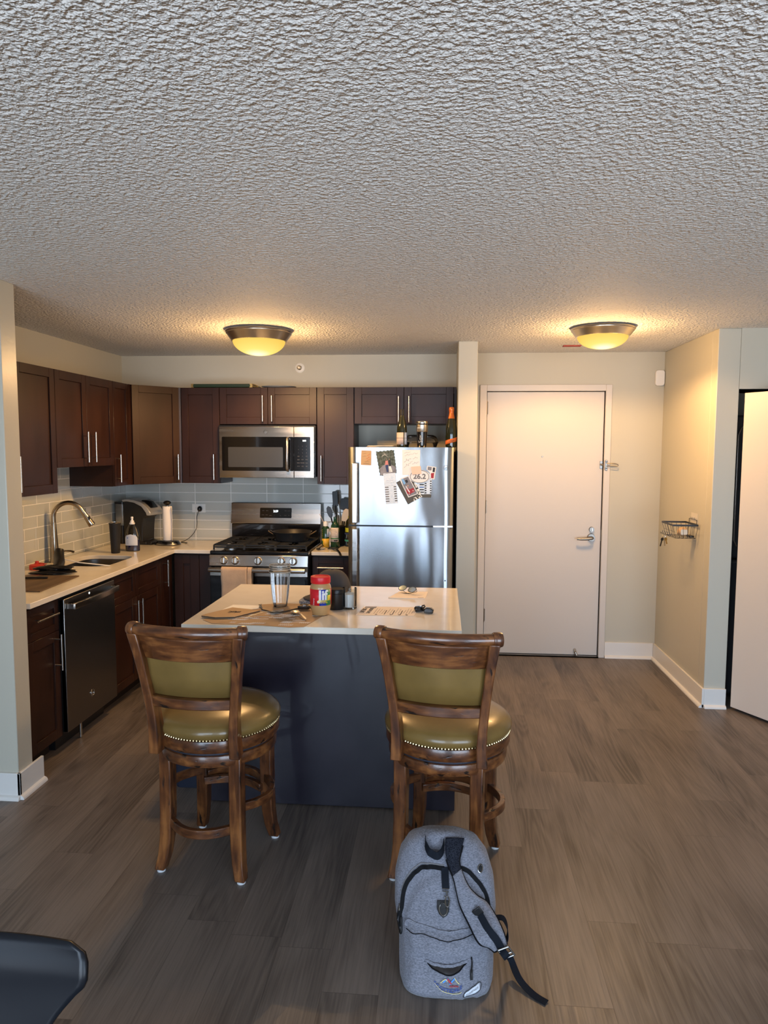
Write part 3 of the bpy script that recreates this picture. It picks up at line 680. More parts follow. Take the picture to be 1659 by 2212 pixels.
for x in (X0+.03, X1-.03): m.box(x-.012, x+.012, 5.222, 5.279, .778, .802)
m.build('oven_handle', 'steel', t, smooth=True)
# back guard
MB().box(X0+.004, X1-.003, 5.862, 5.93, .9245, 1.072).build('splash_panel', 'blackgloss', t, bev=.004)
MB().prism([(5.862, 1.073), (5.93, 1.073), (5.93, 1.245), (5.890, 1.245)], 'yz', X0-.004, X1).build('backguard', 'steel', t, bev=.004)
a = math.atan2(.028, .172); Mx = Matrix.Translation((-1.374, 5.8755, 1.163)) @ Matrix.Rotation(-a, 4, 'X')
m = MB().prism(rrect(-.133, .133, -.042, .042, .006), 'xz', -.0035, .0); cp = m.build('control_display', 'screen_black', t, M=Mx)
text('2:29', .024, Mx @ Matrix.Translation((0, -.0038, .014)) @ Matrix.Rotation(PI/2, 4, 'X'), 'display', cp, name='clock_digits', ext=.0002, bold=.0004)
for (x, z, s) in ((-.105, .018, 'BAKE'), (-.072, .018, 'BROIL'), (.082, .018, 'TIMER'), (.110, .018, 'CLOCK'), (-.108, -.018, 'WARM'), (-.076, -.018, 'OVEN'), (-.043, -.022, 'MENU'), (-.012, -.022, '+'), (.013, -.022, '-'), (.040, -.022, 'SET'), (.082, -.020, 'START'), (.111, -.020, 'OFF')):
    text(s, .0072, Mx @ Matrix.Translation((x, -.0038, z)) @ Matrix.Rotation(PI/2, 4, 'X'), 'inkgrey', cp, ext=.0001)
# burners and cast-iron grates
for i, (x, y, r) in enumerate(((-1.62, 5.43, .045), (-1.62, 5.74, .034), (-1.372, 5.58, .050), (-1.125, 5.43, .040), (-1.125, 5.74, .036))):
    b = MB().lathe([(r+.012, 0), (r+.012, .006), (r, .010), (r, .016)], (x, y, .924), 28).build('burner', 'steel_dark', t, smooth=True)
    MB().lathe([(r*.9, 0), (r*.92, .005), (r*.8, .008), (.001, .009)], (x, y, .940), 28).build('burner_cap', 'iron', b, smooth=True)
zg = .962
for i in range(3):
    gx0 = X0+.022+i*.240; gx1 = gx0+.232; m = MB(); b = .0065
    for x in (gx0, gx1): m.strip([(x, 5.325, .926), (x, 5.330, zg-.004), (x, 5.345, zg), (x, 5.835, zg), (x, 5.850, zg-.004), (x, 5.852, .926)], (1, 0, 0), .012, .013)
    for y in (5.345, 5.59, 5.835): m.box(gx0, gx1, y-b, y+b, zg-.007, zg+.006)
    for k in range(9):
        y = 5.375+k*.054
        if abs(y-5.59) < .02: continue
        L = .075 if k % 2 else .092
        m.box(gx0, gx0+L, y-.0045, y+.0045, zg-.005, zg+.008); m.box(gx1-L, gx1, y-.0045, y+.0045, zg-.005, zg+.008)
    cx = (gx0+gx1)/2; m.box(cx-.0045, cx+.0045, 5.345, 5.47, zg-.005, zg+.006).box(cx-.0045, cx+.0045, 5.71, 5.835, zg-.005, zg+.006)
    m.box(gx0, gx1, 5.322, 5.334, .942, .954)
    m.build('grate', 'iron', t, bev=.002, seg=1)
# frying pan
c = (-1.178, 5.60, zg+.0085)
t = thing('frying_pan', 'deep dark grey frying pan with two loop handles on the right range burners', 'pan', c)
MB().lathe([(.001, 0), (.112, 0), (.124, .005), (.152, .070), (.157, .074), (.153, .076), (.149, .072), (.121, .009), (.110, .004), (.001, .004)], c, 48).build('pan_body', 'pan', t, smooth=True)
for s in (-1, 1):
    MB().tube([(c[0]+s*.145, c[1]-.035, c[2]+.052), (c[0]+s*.160, c[1]-.035, c[2]+.060), (c[0]+s*.186, c[1]-.030, c[2]+.076), (c[0]+s*.190, c[1], c[2]+.078), (c[0]+s*.186, c[1]+.030, c[2]+.076), (c[0]+s*.160, c[1]+.035, c[2]+.060), (c[0]+s*.145, c[1]+.035, c[2]+.052)], .0042, 8).build('loop_handle', 'bronze', t, smooth=True)
# towel on the oven rail
def towel(x0, x1, zf, zb, name, label, r=.023, ph=0):
    prof = [(5.222-r, zf)] + [(5.222-r-.002*math.sin(k*1.3), zf+(.790-zf)*k/8) for k in range(1, 8)]
    prof += [(5.222+r*math.cos(PI-PI*k/8), .790+r*math.sin(PI*k/8)) for k in range(9)]
    prof += [(5.222+r, .790+(zb-.790)*k/5) for k in range(1, 6)]
    n = len(prof)
    def f(u, v):
        j = min(int(round(v*(n-1))), n-1); y, z = prof[j]; hang = max(0, (.79-z))/.25
        return (x0+(x1-x0)*u+.006*math.sin(v*9+ph)*hang, y-.008*hang*abs(math.sin(u*5+ph))-.0 , z+(.010*math.sin(u*3+ph) if j == 0 else 0))
    o = MB().grid(f, 15, n).build(name, 'towel', None, smooth=True, solid=.004, origin=((x0+x1)/2, 5.222, .79), angle=80)
    return tag(o, label, 'towel', 'towels on the oven rail')
towel(-1.636, -1.440, .545, .60, 'dish_towel', 'wide tan dish towel folded over the oven rail')
towel(-1.436, -1.404, .675, .66, 'dish_towel', 'narrow grey tan cloth strip on the oven rail right of the towel', .0225, 2)

# ================================================================== MICROWAVE
t = thing('microwave', 'stainless over the range microwave with black window', 'microwave', (-1.36, 5.75, 1.467))
MB().box(-1.755, -.984, 5.580, 5.950, 1.475, 1.878).build('body', 'black', t, bev=.003)
MB().box(-1.745, -1.152, 5.552, 5.5795, 1.468, 1.866).build('door', 'steel', t, bev=.003)
MB().box(-1.1505, -.992, 5.552, 5.5795, 1.468, 1.866).build('control_frame', 'steel', t, bev=.003)
MB().prism(rrect(-1.722, -1.152, 1.522, 1.787, .008), 'xz', 5.5485, 5.5519).build('window_surround', 'screen_black', t)
MB().prism(rrect(-1.672, -1.237, 1.551, 1.707, .006), 'xz', 5.5470, 5.5484).build('window', 'mw_window', t)
cp = MB().prism(rrect(-1.150, -1.022, 1.522, 1.787, .006), 'xz', 5.5485, 5.5519).build('keypad', 'screen_black', t)
text('2:28', .016, facing_front(-1.068, 5.5483, 1.757), 'display', cp, name='clock_digits', ext=.0002, bold=.0003)
for r in range(7):
    for q in range(3):
        text(('1', '2', '3', '4', '5', '6', '7', '8', '9', 'CLR', '0', 'SET', 'ADD', 'POP', 'TIME', 'MENU', 'POWER', 'FAN', 'STOP', 'LITE', 'GO')[r*3+q], .0085, facing_front(-1.115+q*.032, 5.5483, 1.715-r*.026), 'inkgrey', cp, ext=.0001)
m = MB().tube([(-1.197, 5.552, 1.775), (-1.197, 5.520, 1.770), (-1.197, 5.512, 1.755), (-1.197, 5.508, 1.65), (-1.197, 5.512, 1.545), (-1.197, 5.520, 1.532), (-1.197, 5.552, 1.527)], .0125, 14); m.build('handle', 'steel', t, smooth=True)
logo(t, (-1.372, 5.5512, 1.826), 'front', .018)

# ================================================================== REFRIGERATOR
t = thing('refrigerator', 'stainless top freezer refrigerator covered with cards and magnets', 'refrigerator', (-.3, 5.5, 0))
MB().box(-.672, .083, 5.225, 5.92, .03, 1.700).build('body', 'black', t, bev=.004)
def bowed(x0, x1, z0, z1):
    m = MB(); n = 24; fr = []; L = []
    for i in range(n+1):
        s = i/n; x = x0+(x1-x0)*s; e = min(s, 1-s)*(x1-x0); y = 5.150+.004*(2*s-1)**2+(0.018*(1-min(e/.018, 1))**2)
        fr.append((x, y))
    return m.loops([[(x, y, z) for x, y in fr]+[(x1, 5.222, z), (x0, 5.222, z)] for z in (z0, z1)])
d1 = bowed(-.674, .080, 1.150, 1.709).build('freezer_door', 'steel_fridge', t, smooth=True, angle=50)
d2 = bowed(-.674, .080, .060, 1.138).build('refrigerator_door', 'steel_fridge', t, smooth=True, angle=50)
MB().box(-.672, .078, 5.175, 5.2235, 1.1385, 1.1495).build('gap_seal', 'black', t)
MB().prism([(-.06, 5.150), (.079, 5.156), (.079, 5.222), (-.06, 5.222)], 'xy', 1.1388, 1.1494).build('hinge_cover', 'nickel', t)
for dd, z0, z1 in ((d1, 1.165, 1.598), (d2, .62, 1.128)):
    m = MB().box(-.642, -.600, 5.098, 5.118, z0, z1); m.box(-.634, -.608, 5.118, 5.156, z0+.004, z0+.04).box(-.634, -.608, 5.118, 5.156, z1-.04, z1-.004)
    m.build('handle', 'steel', dd, bev=.006, seg=3)
logo(d1, (.028, 5.1492, 1.565), 'front', .017)
MB().cyl((.03, 5.1535, .752), (.03, 5.1505, .752), .005).build('screw_cap', 'black', d2)
MB().box(-.66, .07, 5.19, 5.222, 0, .05).build('kick_grille', 'black', t)
# ================================================================== CARDS AND MAGNETS ON THE REFRIGERATOR
def cp_(cx, cy):   # position on the freezer door of a mark read off an enlargement of it
    return (-.582+((760+cx/8.295)-779)*.003345, 1.682-((960+cy/8.295)-974)*.0033)
def card(name, label, pts, mat, y, th=.0008, group='cards and pictures on the refrigerator'):
    P = [cp_(*p) for p in pts]; cx = sum(p[0] for p in P)/len(P); cz = sum(p[1] for p in P)/len(P)
    o = MB().prism(P, 'xz', y-th, y).build(name, mat, None, origin=(cx, y, cz))
    return tag(o, label, name.split('_')[-1] if name.split('_')[-1] in ('card', 'note', 'magnet', 'photo', 'strip') else 'card', group)
def scribble(parent, rows, mat, y, r=.0007, name='handwriting', amp=9, wav=.045):
    m = MB()
    for (x0, y0, x1, y1, a) in rows:
        n = 60; pts = []
        for i in range(n+1):
            s = i/n; px = x0+(x1-x0)*s; py = y0+(y1-y0)*s
            ph = s*(x1-x0)*wav*2.2
            p = cp_(px+a*.5*math.cos(ph*1.7), py+a*math.sin(ph)*(.6+.4*math.sin(ph*.37))); pts.append((p[0], y, p[1]))
        m.tube(pts, r, 4)
    return m.build(name, mat, parent)
Yc = 5.1470
c = card('kraft_card', 'small brown kraft card with orange drawing at the top left of the freezer door', [(168, 107), (347, 112), (342, 375), (158, 368)], 'kraft_card', Yc)
scribble(c, [(185, 125, 250, 127, 4), (190, 160, 255, 162, 7), (185, 210, 250, 212, 5), (205, 335, 300, 337, 3), (200, 350, 320, 352, 3), (225, 305, 310, 305, 5)], 'ink', Yc-.0011, .0005)
scribble(c, [(265, 190, 325, 180, 16), (255, 240, 335, 235, 20), (265, 275, 330, 270, 14)], 'orange', Yc-.0012, .0008, 'drawing')
# scalloped couple photograph
W = []; base4 = [(425, 130), (745, 95), (800, 505), (505, 565)]
for i in range(4):
    a, b = base4[i], base4[(i+1) % 4]; L = math.hypot(b[0]-a[0], b[1]-a[1]); nn = 20; k = max(3, round(L/62))
    for j in range(nn):
        s = j/nn; ox, oy = (b[1]-a[1])/L, -(b[0]-a[0])/L; q = 7*math.sin(2*PI*k*s)
        W.append((a[0]+(b[0]-a[0])*s+ox*q, a[1]+(b[1]-a[1])*s+oy*q))
c = card('couple_photo', 'wavy edged photo magnet of two people standing in front of dark trees', W, 'foliage', Yc, .0016)
def patch(parent, pts, mat, y, name, th=.0003): return MB().prism([cp_(*p) for p in pts], 'xz', y-th, y).build(name, mat, parent)
patch(c, [(500, 430), (560, 370), (620, 350), (720, 370), (778, 400), (795, 500), (510, 555)], 'photo_grey', Yc-.0017, 'photo_ground')
patch(c, [(598, 290), (640, 285), (650, 360), (590, 368)], 'pinkcloth', Yc-.0021, 'person_shirt'); patch(c, [(600, 368), (648, 362), (648, 490), (625, 495), (600, 400)], 'denim', Yc-.0021, 'person_jeans')
patch(c, [(655, 285), (690, 282), (700, 385), (660, 388)], 'ink', Yc-.0021, 'person_shirt'); patch(c, [(655, 388), (695, 385), (725, 488), (700, 495), (672, 420), (690, 495), (672, 498)], 'white', Yc-.0021, 'person_trousers')
for q in ((615, 262), (668, 262)):
    x, z = cp_(*q); MB().cyl((x, Yc-.0017, z), (x, Yc-.0024, z), .0028).build('person_head', 'skin', c)
scribble(c, [(530, 190, 640, 180, 34), (545, 175, 640, 200, 26)], 'white', Yc-.0024, .0005, 'monogram')
c = card('save_the_date_note', 'white note card with grey slanted handwriting in the middle of the freezer door', [(892, 95), (1212, 95), (1208, 548), (897, 545)], 'paper_white', Yc)
scribble(c, [(925, 150, 1045, 130, 9), (935, 195, 1160, 150, 13), (925, 300, 1060, 250, 28), (1080, 245, 1170, 225, 16), (1030, 310, 1080, 300, 8), (925, 400, 1045, 330, 26), (1070, 340, 1195, 310, 18)], 'inkgrey', Yc-.0012, .00055)
c = card('calendar_card', 'long narrow card full of printed rows hanging below the couple photo', [(558, 520), (775, 505), (828, 1055), (610, 1075)], 'stripcard', Yc-.0018)
for i in range(7):
    y0 = 760+i*42
    patch(c, [(590+i*3, y0), (655+i*3, y0-4), (658+i*3, y0+14), (593+i*3, y0+18)], 'inkgrey', Yc-.0027, 'printed_row')
    patch(c, [(745+i*4, y0-12), (790+i*4, y0-15), (793+i*4, y0+3), (748+i*4, y0+6)], 'khaki', Yc-.0027, 'printed_row')
scribble(c, [(570, 532, 650, 525, 3)], 'ink', Yc-.0028, .0006, 'print')
scribble(c, [(600, 650, 740, 640, 5), (605, 690, 760, 680, 5), (610, 740, 760, 730, 5)], 'inkgrey', Yc-.0028, .0004, 'print')
c = card('ticket_strip', 'white and blue printed strip sticking out below the oval magnet', [(1150, 660), (1295, 670), (1290, 890), (1170, 880)], 'stripcard', Yc-.0002)
for i in range(4): patch(c, [(1205, 705+i*45), (1285, 705+i*45), (1285, 725+i*45), (1205, 725+i*45)], 'labelblue' if i == 1 else 'ink', Yc-.0011, 'printed_row')
c = card('bookmark_card', 'tall narrow printed card with olive foot right of the tilted holiday card', [(1300, 615), (1425, 610), (1412, 945), (1245, 945), (1250, 885), (1295, 885)], 'khaki', Yc)
patch(c, [(1300, 615), (1424, 612), (1416, 884), (1297, 884)], 'stripcard', Yc-.0009, 'print_area')
for i in range(6): patch(c, [(1300, 640+i*42), (1328, 640+i*42), (1328, 662+i*42), (1300, 662+i*42)], 'ink', Yc-.0013, 'printed_mark'); patch(c, [(1390, 640+i*42), (1416, 640+i*42), (1416, 662+i*42), (1390, 662+i*42)], 'ink', Yc-.0013, 'printed_mark')
c = card('holiday_card', 'tilted olive green holiday card with black and white swirls', [(790, 680), (850, 645), (1090, 640), (1265, 925), (1002, 1075)], 'khaki', Yc-.0010)
patch(c, [(1095, 660), (1140, 700), (1262, 925), (1110, 1010), (1085, 965), (1190, 905)], 'pattern_bw', Yc-.0019, 'swirl_border')
c = card('baby_photo', 'small photo of a child in a red and white suit on the tilted holiday card', [(848, 610), (1003, 555), (1182, 880), (1010, 948), (905, 740)], 'paper_white', Yc-.0024)
patch(c, [(880, 620), (1000, 575), (1165, 872), (1018, 930), (915, 735)], 'photo_grey', Yc-.0033, 'picture')
patch(c, [(990, 760), (1030, 800), (1100, 770), (1120, 840), (1060, 870), (1030, 905), (985, 870), (970, 810)], 'santared', Yc-.0038, 'red_suit')
x, z = cp_(1000, 735); MB().cyl((x, Yc-.0034, z), (x, Yc-.0042, z), .0052).build('child_face', 'skin', c)
patch(c, [(955, 735), (975, 745), (1040, 850), (1025, 858), (1005, 835)], 'white', Yc-.0042, 'white_trim'); 
for q in ((1092, 825), (1025, 885)): x, z = cp_(*q); MB().cyl((x, Yc-.0034, z), (x, Yc-.0044, z), .0034).build('white_cuff', 'white', c)
patch(c, [(880, 620), (915, 607), (960, 690), (930, 720)], 'skyblue', Yc-.0038, 'picture_sky'); patch(c, [(945, 640), (985, 625), (1005, 670), (970, 690)], 'ink', Yc-.0039, 'picture_figure')
pts = [(1205+190*math.cos(2*PI*i/48), 568+118*math.sin(2*PI*i/48)) for i in range(48)]
c = card('oval_magnet', 'white oval magnet with grey rim reading 26.2', pts, 'paper_white', Yc-.0030, .0012)
x, z = cp_(1205, 568); m = MB()
m.tube([(x+.0735*math.cos(2*PI*i/48)*.925*.98, Yc-.0044, z+.0445*math.sin(2*PI*i/48)) for i in range(48)], .0016, 6, True); m.build('rim', 'inkgrey', c)
text('26.2', .050, facing_front(x, Yc-.0045, z-.001), 'inkgrey', c, ext=.0003, bold=.0016, squeeze=1.05)
c = card('photo_booth_strip', 'small pink edged picture strip at the right of the oval magnet', [(1338, 375), (1500, 398), (1467, 620), (1395, 610), (1385, 500), (1325, 440)], 'white', Yc-.0010)
patch(c, [(1350, 390), (1420, 400), (1412, 460), (1345, 450)], 'photo_grey', Yc-.0019, 'picture'); patch(c, [(1440, 405), (1480, 410), (1470, 490), (1432, 485)], 'ink', Yc-.0019, 'picture'); patch(c, [(1405, 510), (1462, 500), (1452, 600), (1408, 595)], 'santared', Yc-.0019, 'picture')
c = card('peach_note', 'small square peach paper note covering part of the oval magnet', [(1052, 395), (1225, 380), (1238, 520), (1072, 538)], 'note', Yc-.0052)

# ================================================================== ON TOP OF THE REFRIGERATOR
ZF = 1.7095
def bottle(prof, c): return MB().lathe(prof, c, 32)
c = (-.298, 5.34, ZF)
t = thing('wine_bottle', 'dark wine bottle with a pale pink label standing on the refrigerator', 'bottle', c, 'bottles on the refrigerator')
bottle([(.001, .004), (.030, 0), (.037, .004), (.038, .02), (.038, .125), (.036, .150), (.028, .185), (.019, .215), (.0150, .235), (.0145, .277), (.001, .278)], c).build('bottle_body', 'wine_glass', t, smooth=True)
def wrap(c, r, z0, z1, a0, a1, mat, parent, name, skew=0, n=24):
    def f(u, v):
        a = math.radians(a0+(a1-a0)*u); return (c[0]+r*math.cos(a), c[1]+r*math.sin(a), c[2]+z0+(z1-z0)*v+skew*u)
    return MB().grid(f, n, 2).build(name, mat, parent, smooth=True, solid=.0006)
lb = wrap(c, .0386, .020, .108, 170, 290, 'cream_label', t, 'label'); wrap(c, .0386, .020, .108, 302, 345, 'patchwhite', t, 'back_label')
MB().lathe([(.0392, .066), (.0392, .0685)], c, 32).build('label_line', 'ink', lb)
MB().lathe([(.0152, .232), (.0156, .236), (.0156, .277), (.014, .2795)], c, 24).build('foil_cap', 'blackmatte', t, smooth=True)
c = (.064, 5.34, ZF)
t = thing('sparkling_wine_bottle', 'dark sparkling wine bottle with orange foil and orange slanted label on the refrigerator', 'bottle', c, 'bottles on the refrigerator')
bottle([(.001, .006), (.033, 0), (.041, .005), (.042, .02), (.042, .125), (.039, .155), (.030, .195), (.022, .22), (.0165, .245), (.016, .25)], c).build('bottle_body', 'wine_glass', t, smooth=True)
bottle([(.0315, .186), (.0305, .190), (.0225, .220), (.0172, .246), (.0165, .262), (.0185, .266), (.0190, .284), (.016, .293), (.001, .295)], c).build('foil', 'orange_foil', t, smooth=True)
def fr(u, v):
    a = math.radians(180+180*u); return (c[0]+.0428*math.cos(a), c[1]+.0428*math.sin(a), c[2]+.016+.034*u+.030*v)
lb = MB().grid(fr, 24, 2).build('label', 'orange', t, smooth=True, solid=.0006)
text('V I N O', .012, None, 'ink', lb, ext=.0002, follow=lambda q: Vector((c[0]+.0436*math.sin(q.x/.0428), c[1]-.0436*math.cos(q.x/.0428), c[2]+.048+q.y+q.x*.28)))
text('M', .009, None, 'brass', t, name='foil_lettering', ext=.0002, follow=lambda q: Vector((c[0]+.0188*math.sin(q.x/.018), c[1]-.0196*math.cos(q.x/.018), c[2]+.275+q.y)))
c = (-.150, 5.30, ZF)
t = thing('travel_tumbler', 'steel and black travel tumbler with white patterned sleeve on the refrigerator', 'tumbler', c)
bottle([(.001, 0), (.0315, 0), (.033, .006), (.034, .012)], c).build('base', 'chrome', t, smooth=True)
bottle([(.0335, .012), (.0395, .112), (.001, .113)], c).build('sleeve', 'blackgloss', t, smooth=True)
bottle([(.0395, .112), (.0425, .116), (.0425, .162), (.0395, .164)], c).build('collar', 'brushed', t, smooth=True)
bottle([(.041, .163), (.041, .167)], c).build('gasket', 'black', t)
bottle([(.0405, .167), (.0425, .170), (.0425, .186), (.040, .190), (.034, .190), (.033, .184), (.001, .183)], c).build('lid', 'chrome', t, smooth=True)
text('WHITE SOX', .0135, None, 'white', t, ext=.0007, bold=.0003, squeeze=.72, follow=lambda q: Vector((c[0]+.0432*math.sin(q.x/.0425-.25), c[1]-.0432*math.cos(q.x/.0425-.25)+q.z, c[2]+.140+q.y)))
text('Sox', .040, None, 'white', t, name='sleeve_lettering', ext=.0004, squeeze=1.0, bold=.0004, follow=lambda q: Vector((c[0]+.0385*math.sin(-q.y/.036-.25), c[1]-(.0350+.00065*(q.x+.05)*100*.6)*math.cos(-q.y/.036-.25), c[2]+.062+q.x)))
t = thing('cake_box', 'clear plastic dome food container behind the travel tumbler', 'container', (-.165, 5.55, ZF))
MB().loops([[(x, y, ZF+z) for x, y in rrect(-.30+g, -.03-g, 5.42+g, 5.70-g, .06, 6)] for g, z in ((.015, 0), (.004, .035), (0, .038))]).build('tray', 'smokeplastic', t, smooth=True)
MB().loops([[(x, y, ZF+z) for x, y in rrect(-.30+g, -.03-g, 5.42+g, 5.70-g, .06, 6)] for g, z in ((0, .039), (.006, .06), (.018, .082), (.040, .094))]).build('dome_lid', 'smokeplastic', t, smooth=True)
for i, (x0, x1, y0, y1, rz, dz, lab, mt) in enumerate(((-.56, -.33, 5.32, 5.50, .22, 0, 'folded brown leaflet at the bottom of the small stack left of the wine bottle', 'kraft'), (-.54, -.35, 5.30, 5.46, -.15, .006, 'cream leaflet on top of the small stack left of the wine bottle', 'paper'))):
    P = rotz([(x0, y0), (x1, y0), (x1, y1), (x0, y1)], ((x0+x1)/2, (y0+y1)/2), rz); c0 = ((x0+x1)/2, (y0+y1)/2, ZF+dz)
    tag(MB().prism(P, 'xy', ZF+dz+.0005, ZF+dz+.0055).build('leaflet', mt, None, origin=c0), lab, 'leaflet', 'leaflets on the refrigerator')
# on top of the wall cabinets
t = thing('serving_tray', 'dark green tray with brass corner fittings lying on top of the wall cabinets', 'tray', (-1.74, 5.75, 2.175))
MB().box(-1.985, -1.495, 5.622, 5.90, 2.1755, 2.202).build('tray_body', 'green_tray', t, bev=.004)
for x in (-1.985, -1.495):
    s = 1 if x < -1.7 else -1
    MB().prism([(x-s*.001, 2.174), (x+s*.022, 2.174), (x+s*.014, 2.184), (x+s*.020, 2.2035), (x-s*.001, 2.2035)], 'xz', 5.6205, 5.635).build('corner_fitting', 'brass', t)
MB().tube([(-1.495, 5.625, 2.200), (-1.478, 5.625, 2.196), (-1.445, 5.625, 2.182), (-1.452, 5.625, 2.179), (-1.480, 5.625, 2.180), (-1.495, 5.625, 2.190)], .003, 8).build('clasp', 'brass', t, smooth=True)
c = (-1.31, 5.75, 2.1745)
tag(MB().lathe([(.001, .003), (.09, .001), (.135, .012), (.140, .014), (.135, .016), (.088, .005), (.001, .007)], c, 48).build('platter', 'ceramic', None, smooth=True, origin=c), 'shallow platter lying on top of the cabinet above the microwave', 'platter')

# ================================================================== THINGS ON THE LEFT WORKTOP
ZC = .9145
tag(MB().prism([(-2.62, 3.70), (-2.17, 3.70), (-2.20, 4.185), (-2.56, 4.16)], 'xy', ZC, ZC+.006).build('cutting_board', 'board', None, origin=(-2.38, 3.95, ZC), bev=.002), 'worn brown cutting mat at the near end of the left worktop', 'cutting mat')
c = (-2.37, 4.02, ZC+.0065)
t = thing('kitchen_knife', 'black handled utensil lying on the brown cutting mat', 'knife', c)
MB().strip([(-2.50, 4.02, ZC+.013), (-2.42, 4.035, ZC+.015), (-2.33, 4.06, ZC+.013)], (0, 0, 1), .010, .018).build('handle', 'black', t, bev=.003)
MB().prism([(-2.50, 4.011), (-2.50, 4.028), (-2.60, 4.006), (-2.62, 3.990)], 'xy', ZC+.011, ZC+.0125).build('blade', 'steel_dark', t)
# red lid
c = (-2.60, 4.41, ZC)
t = thing('bottle_lid', 'orange red plastic bottle lid with a raised spout on the left worktop', 'lid', c)
MB().lathe([(.046, 0), (.047, .004), (.047, .026), (.042, .031), (.020, .034), (.018, .036), (.012, .040), (.0115, .050), (.009, .053), (.001, .054)], c, 36).build('lid_body', 'red', t, smooth=True, angle=35)
MB().tube([(c[0]+.046, c[1]+.005, c[2]+.024), (c[0]+.060, c[1]+.008, c[2]+.034), (c[0]+.040, c[1], c[2]+.040), (c[0]+.014, c[1], c[2]+.040)], .003, 6).build('carry_loop', 'red', t, smooth=True)
# black glove/shoe-like rubber gloves
c = (-2.43, 4.33, ZC)
t = thing('rubber_gloves', 'pair of black rubber gloves lying in a heap against the faucet base', 'gloves', c)
def heap(seed, cx, cy, sx, sy, sz, rz, z0=ZC, lobes=3):
    m = MB()
    def f(u, v):
        a = 2*PI*u; b = PI*v; r = 1+.16*math.sin(lobes*a+seed)*math.sin(b)+.10*math.sin(2*lobes*a+seed*2+5*b)
        x = sx*r*math.sin(b)*math.cos(a); y = sy*r*math.sin(b)*math.sin(a); z = sz*max(.0, (1-math.cos(b))/2*(1+.12*math.sin(3*a+seed)))
        return (cx+x*math.cos(rz)-y*math.sin(rz), cy+x*math.sin(rz)+y*math.cos(rz), z0+z)
    return m.grid(f, 40, 16, wrapu=True)
heap(1, -2.40, 4.24, .125, .058, .028, .25, lobes=2).build('lower_glove', 'coffee_black', t, smooth=True)
heap(2.2, -2.41, 4.26, .112, .050, .030, .15, ZC+.022).build('upper_glove', 'coffee_black', t, smooth=True)
MB().tube([(-2.42, 4.32, ZC+.026), (-2.45, 4.41, ZC+.045), (-2.49, 4.48, ZC+.085), (-2.495, 4.50, ZC+.115)], [.024, .034, .032, .027], 12).build('cuff', 'coffee_black', t, smooth=True)
tag(MB().strip([(-2.49, 4.515, ZC+.055), (-2.38, 4.53, ZC+.028), (-2.18, 4.55, ZC+.007)], (0, 0, 1), .006, .013).build('skewer_stick', 'white', None, origin=(-2.3, 4.53, ZC), bev=.002), 'pale plastic stick leaning from the black gloves across the near edge of the sink', 'stick')
# black tumbler
c = (-2.425, 5.16, ZC)
t = thing('black_tumbler', 'tall matte black metal tumbler right of the sink', 'tumbler', c)
MB().lathe([(.001, 0), (.030, 0), (.032, .003), (.034, .06), (.0415, .215), (.0435, .222), (.043, .226), (.040, .227), (.039, .222), (.036, .15), (.001, .148)], c, 40).build('tumbler_body', 'blackmatte', t, smooth=True)
MB().lathe([(.0435, .2265), (.0442, .229), (.0405, .231), (.0400, .2275)], c, 40).build('rim', 'nickel', t, smooth=True)
# dish soap
c = (-2.345, 5.28, ZC)
t = thing('dish_soap_bottle', 'clear bottle of dark blue dish soap with a white pull cap', 'soap bottle', c)
prof = [(.001, 0), (.045, 0), (.050, .004), (.051, .05), (.053, .09), (.050, .125), (.040, .165), (.026, .20), (.016, .218), (.014, .222)]
prof = [(r*1.1, z) for r, z in prof]; MB().lathe(prof, c, 32, sy=.62).build('bottle_body', 'soapglass', t, smooth=True)
MB().lathe([(.001, .002), (.044, .002), (.052, .005), (.0545, .05), (.0565, .088), (.001, .089)], c, 32, sy=.60).build('soap', 'soapblue', t, smooth=True)
MB().lathe([(.020, .205), (.0205, .216), (.0145, .218), (.0145, .230), (.009, .233), (.007, .246), (.010, .250), (.008, .262), (.001, .263)], c, 24).build('pull_cap', 'paper_white', t, smooth=True)
def lab(u, v):
    a = math.radians(215+ 110*u); s = .059; zz = .045+.085*v
    k = 1 if v < .6 else math.sqrt(max(0, 1-((v-.6)/.4)**2)); a = math.radians(270+(215+110*u-270)*max(k, .05))
    return (c[0]+s*math.cos(a), c[1]-.001+s*.62*math.sin(a), c[2]+zz)
lb = MB().grid(lab, 20, 12).build('label', 'patchwhite', t, smooth=True, solid=.0005)
MB().box(c[0]-.026, c[0]+.012, c[1]-.0355, c[1]-.0345, c[2]+.098, c[2]+.108).build('label_print', 'labelblue', lb)
for k in range(4): MB().box(c[0]-.024, c[0]+.0, c[1]-.0358, c[1]-.0348, c[2]+.058+k*.009, c[2]+.0605+k*.009).build('label_print', 'inkgrey', lb)
# single serve coffee maker
t = thing('coffee_maker', 'black single serve coffee maker with silver curved lid in the corner', 'coffee maker', (-2.42, 5.68, ZC))
ca = math.radians(28)
Mc = Matrix.Translation((-2.445, 5.715, ZC)) @ Matrix.Rotation(math.radians(-12), 4, 'Z')
def sideprism(pts, y0, y1, name, mat, bev=.006): return MB().prism(pts, 'xz', y0, y1).build(name, mat, t, M=Mc, bev=bev)
sideprism([(-.125, 0), (.085, 0), (.080, .025), (.045, .030), (.052, .150), (.060, .215), (.105, .255), (.095, .285), (.03, .345), (-.09, .365), (-.125, .360)], -.085, .085, 'machine_body', 'coffee_black')
sideprism([(-.132, .362), (-.085, .371), (-.02, .365), (.05, .345), (.105, .302), (.135, .262), (.125, .240), (.098, .240), (.09, .262), (.05, .310), (-.02, .341), (-.09, .350), (-.130, .346)], -.092, .092, 'silver_lid_arch', 'silverplastic', .004)
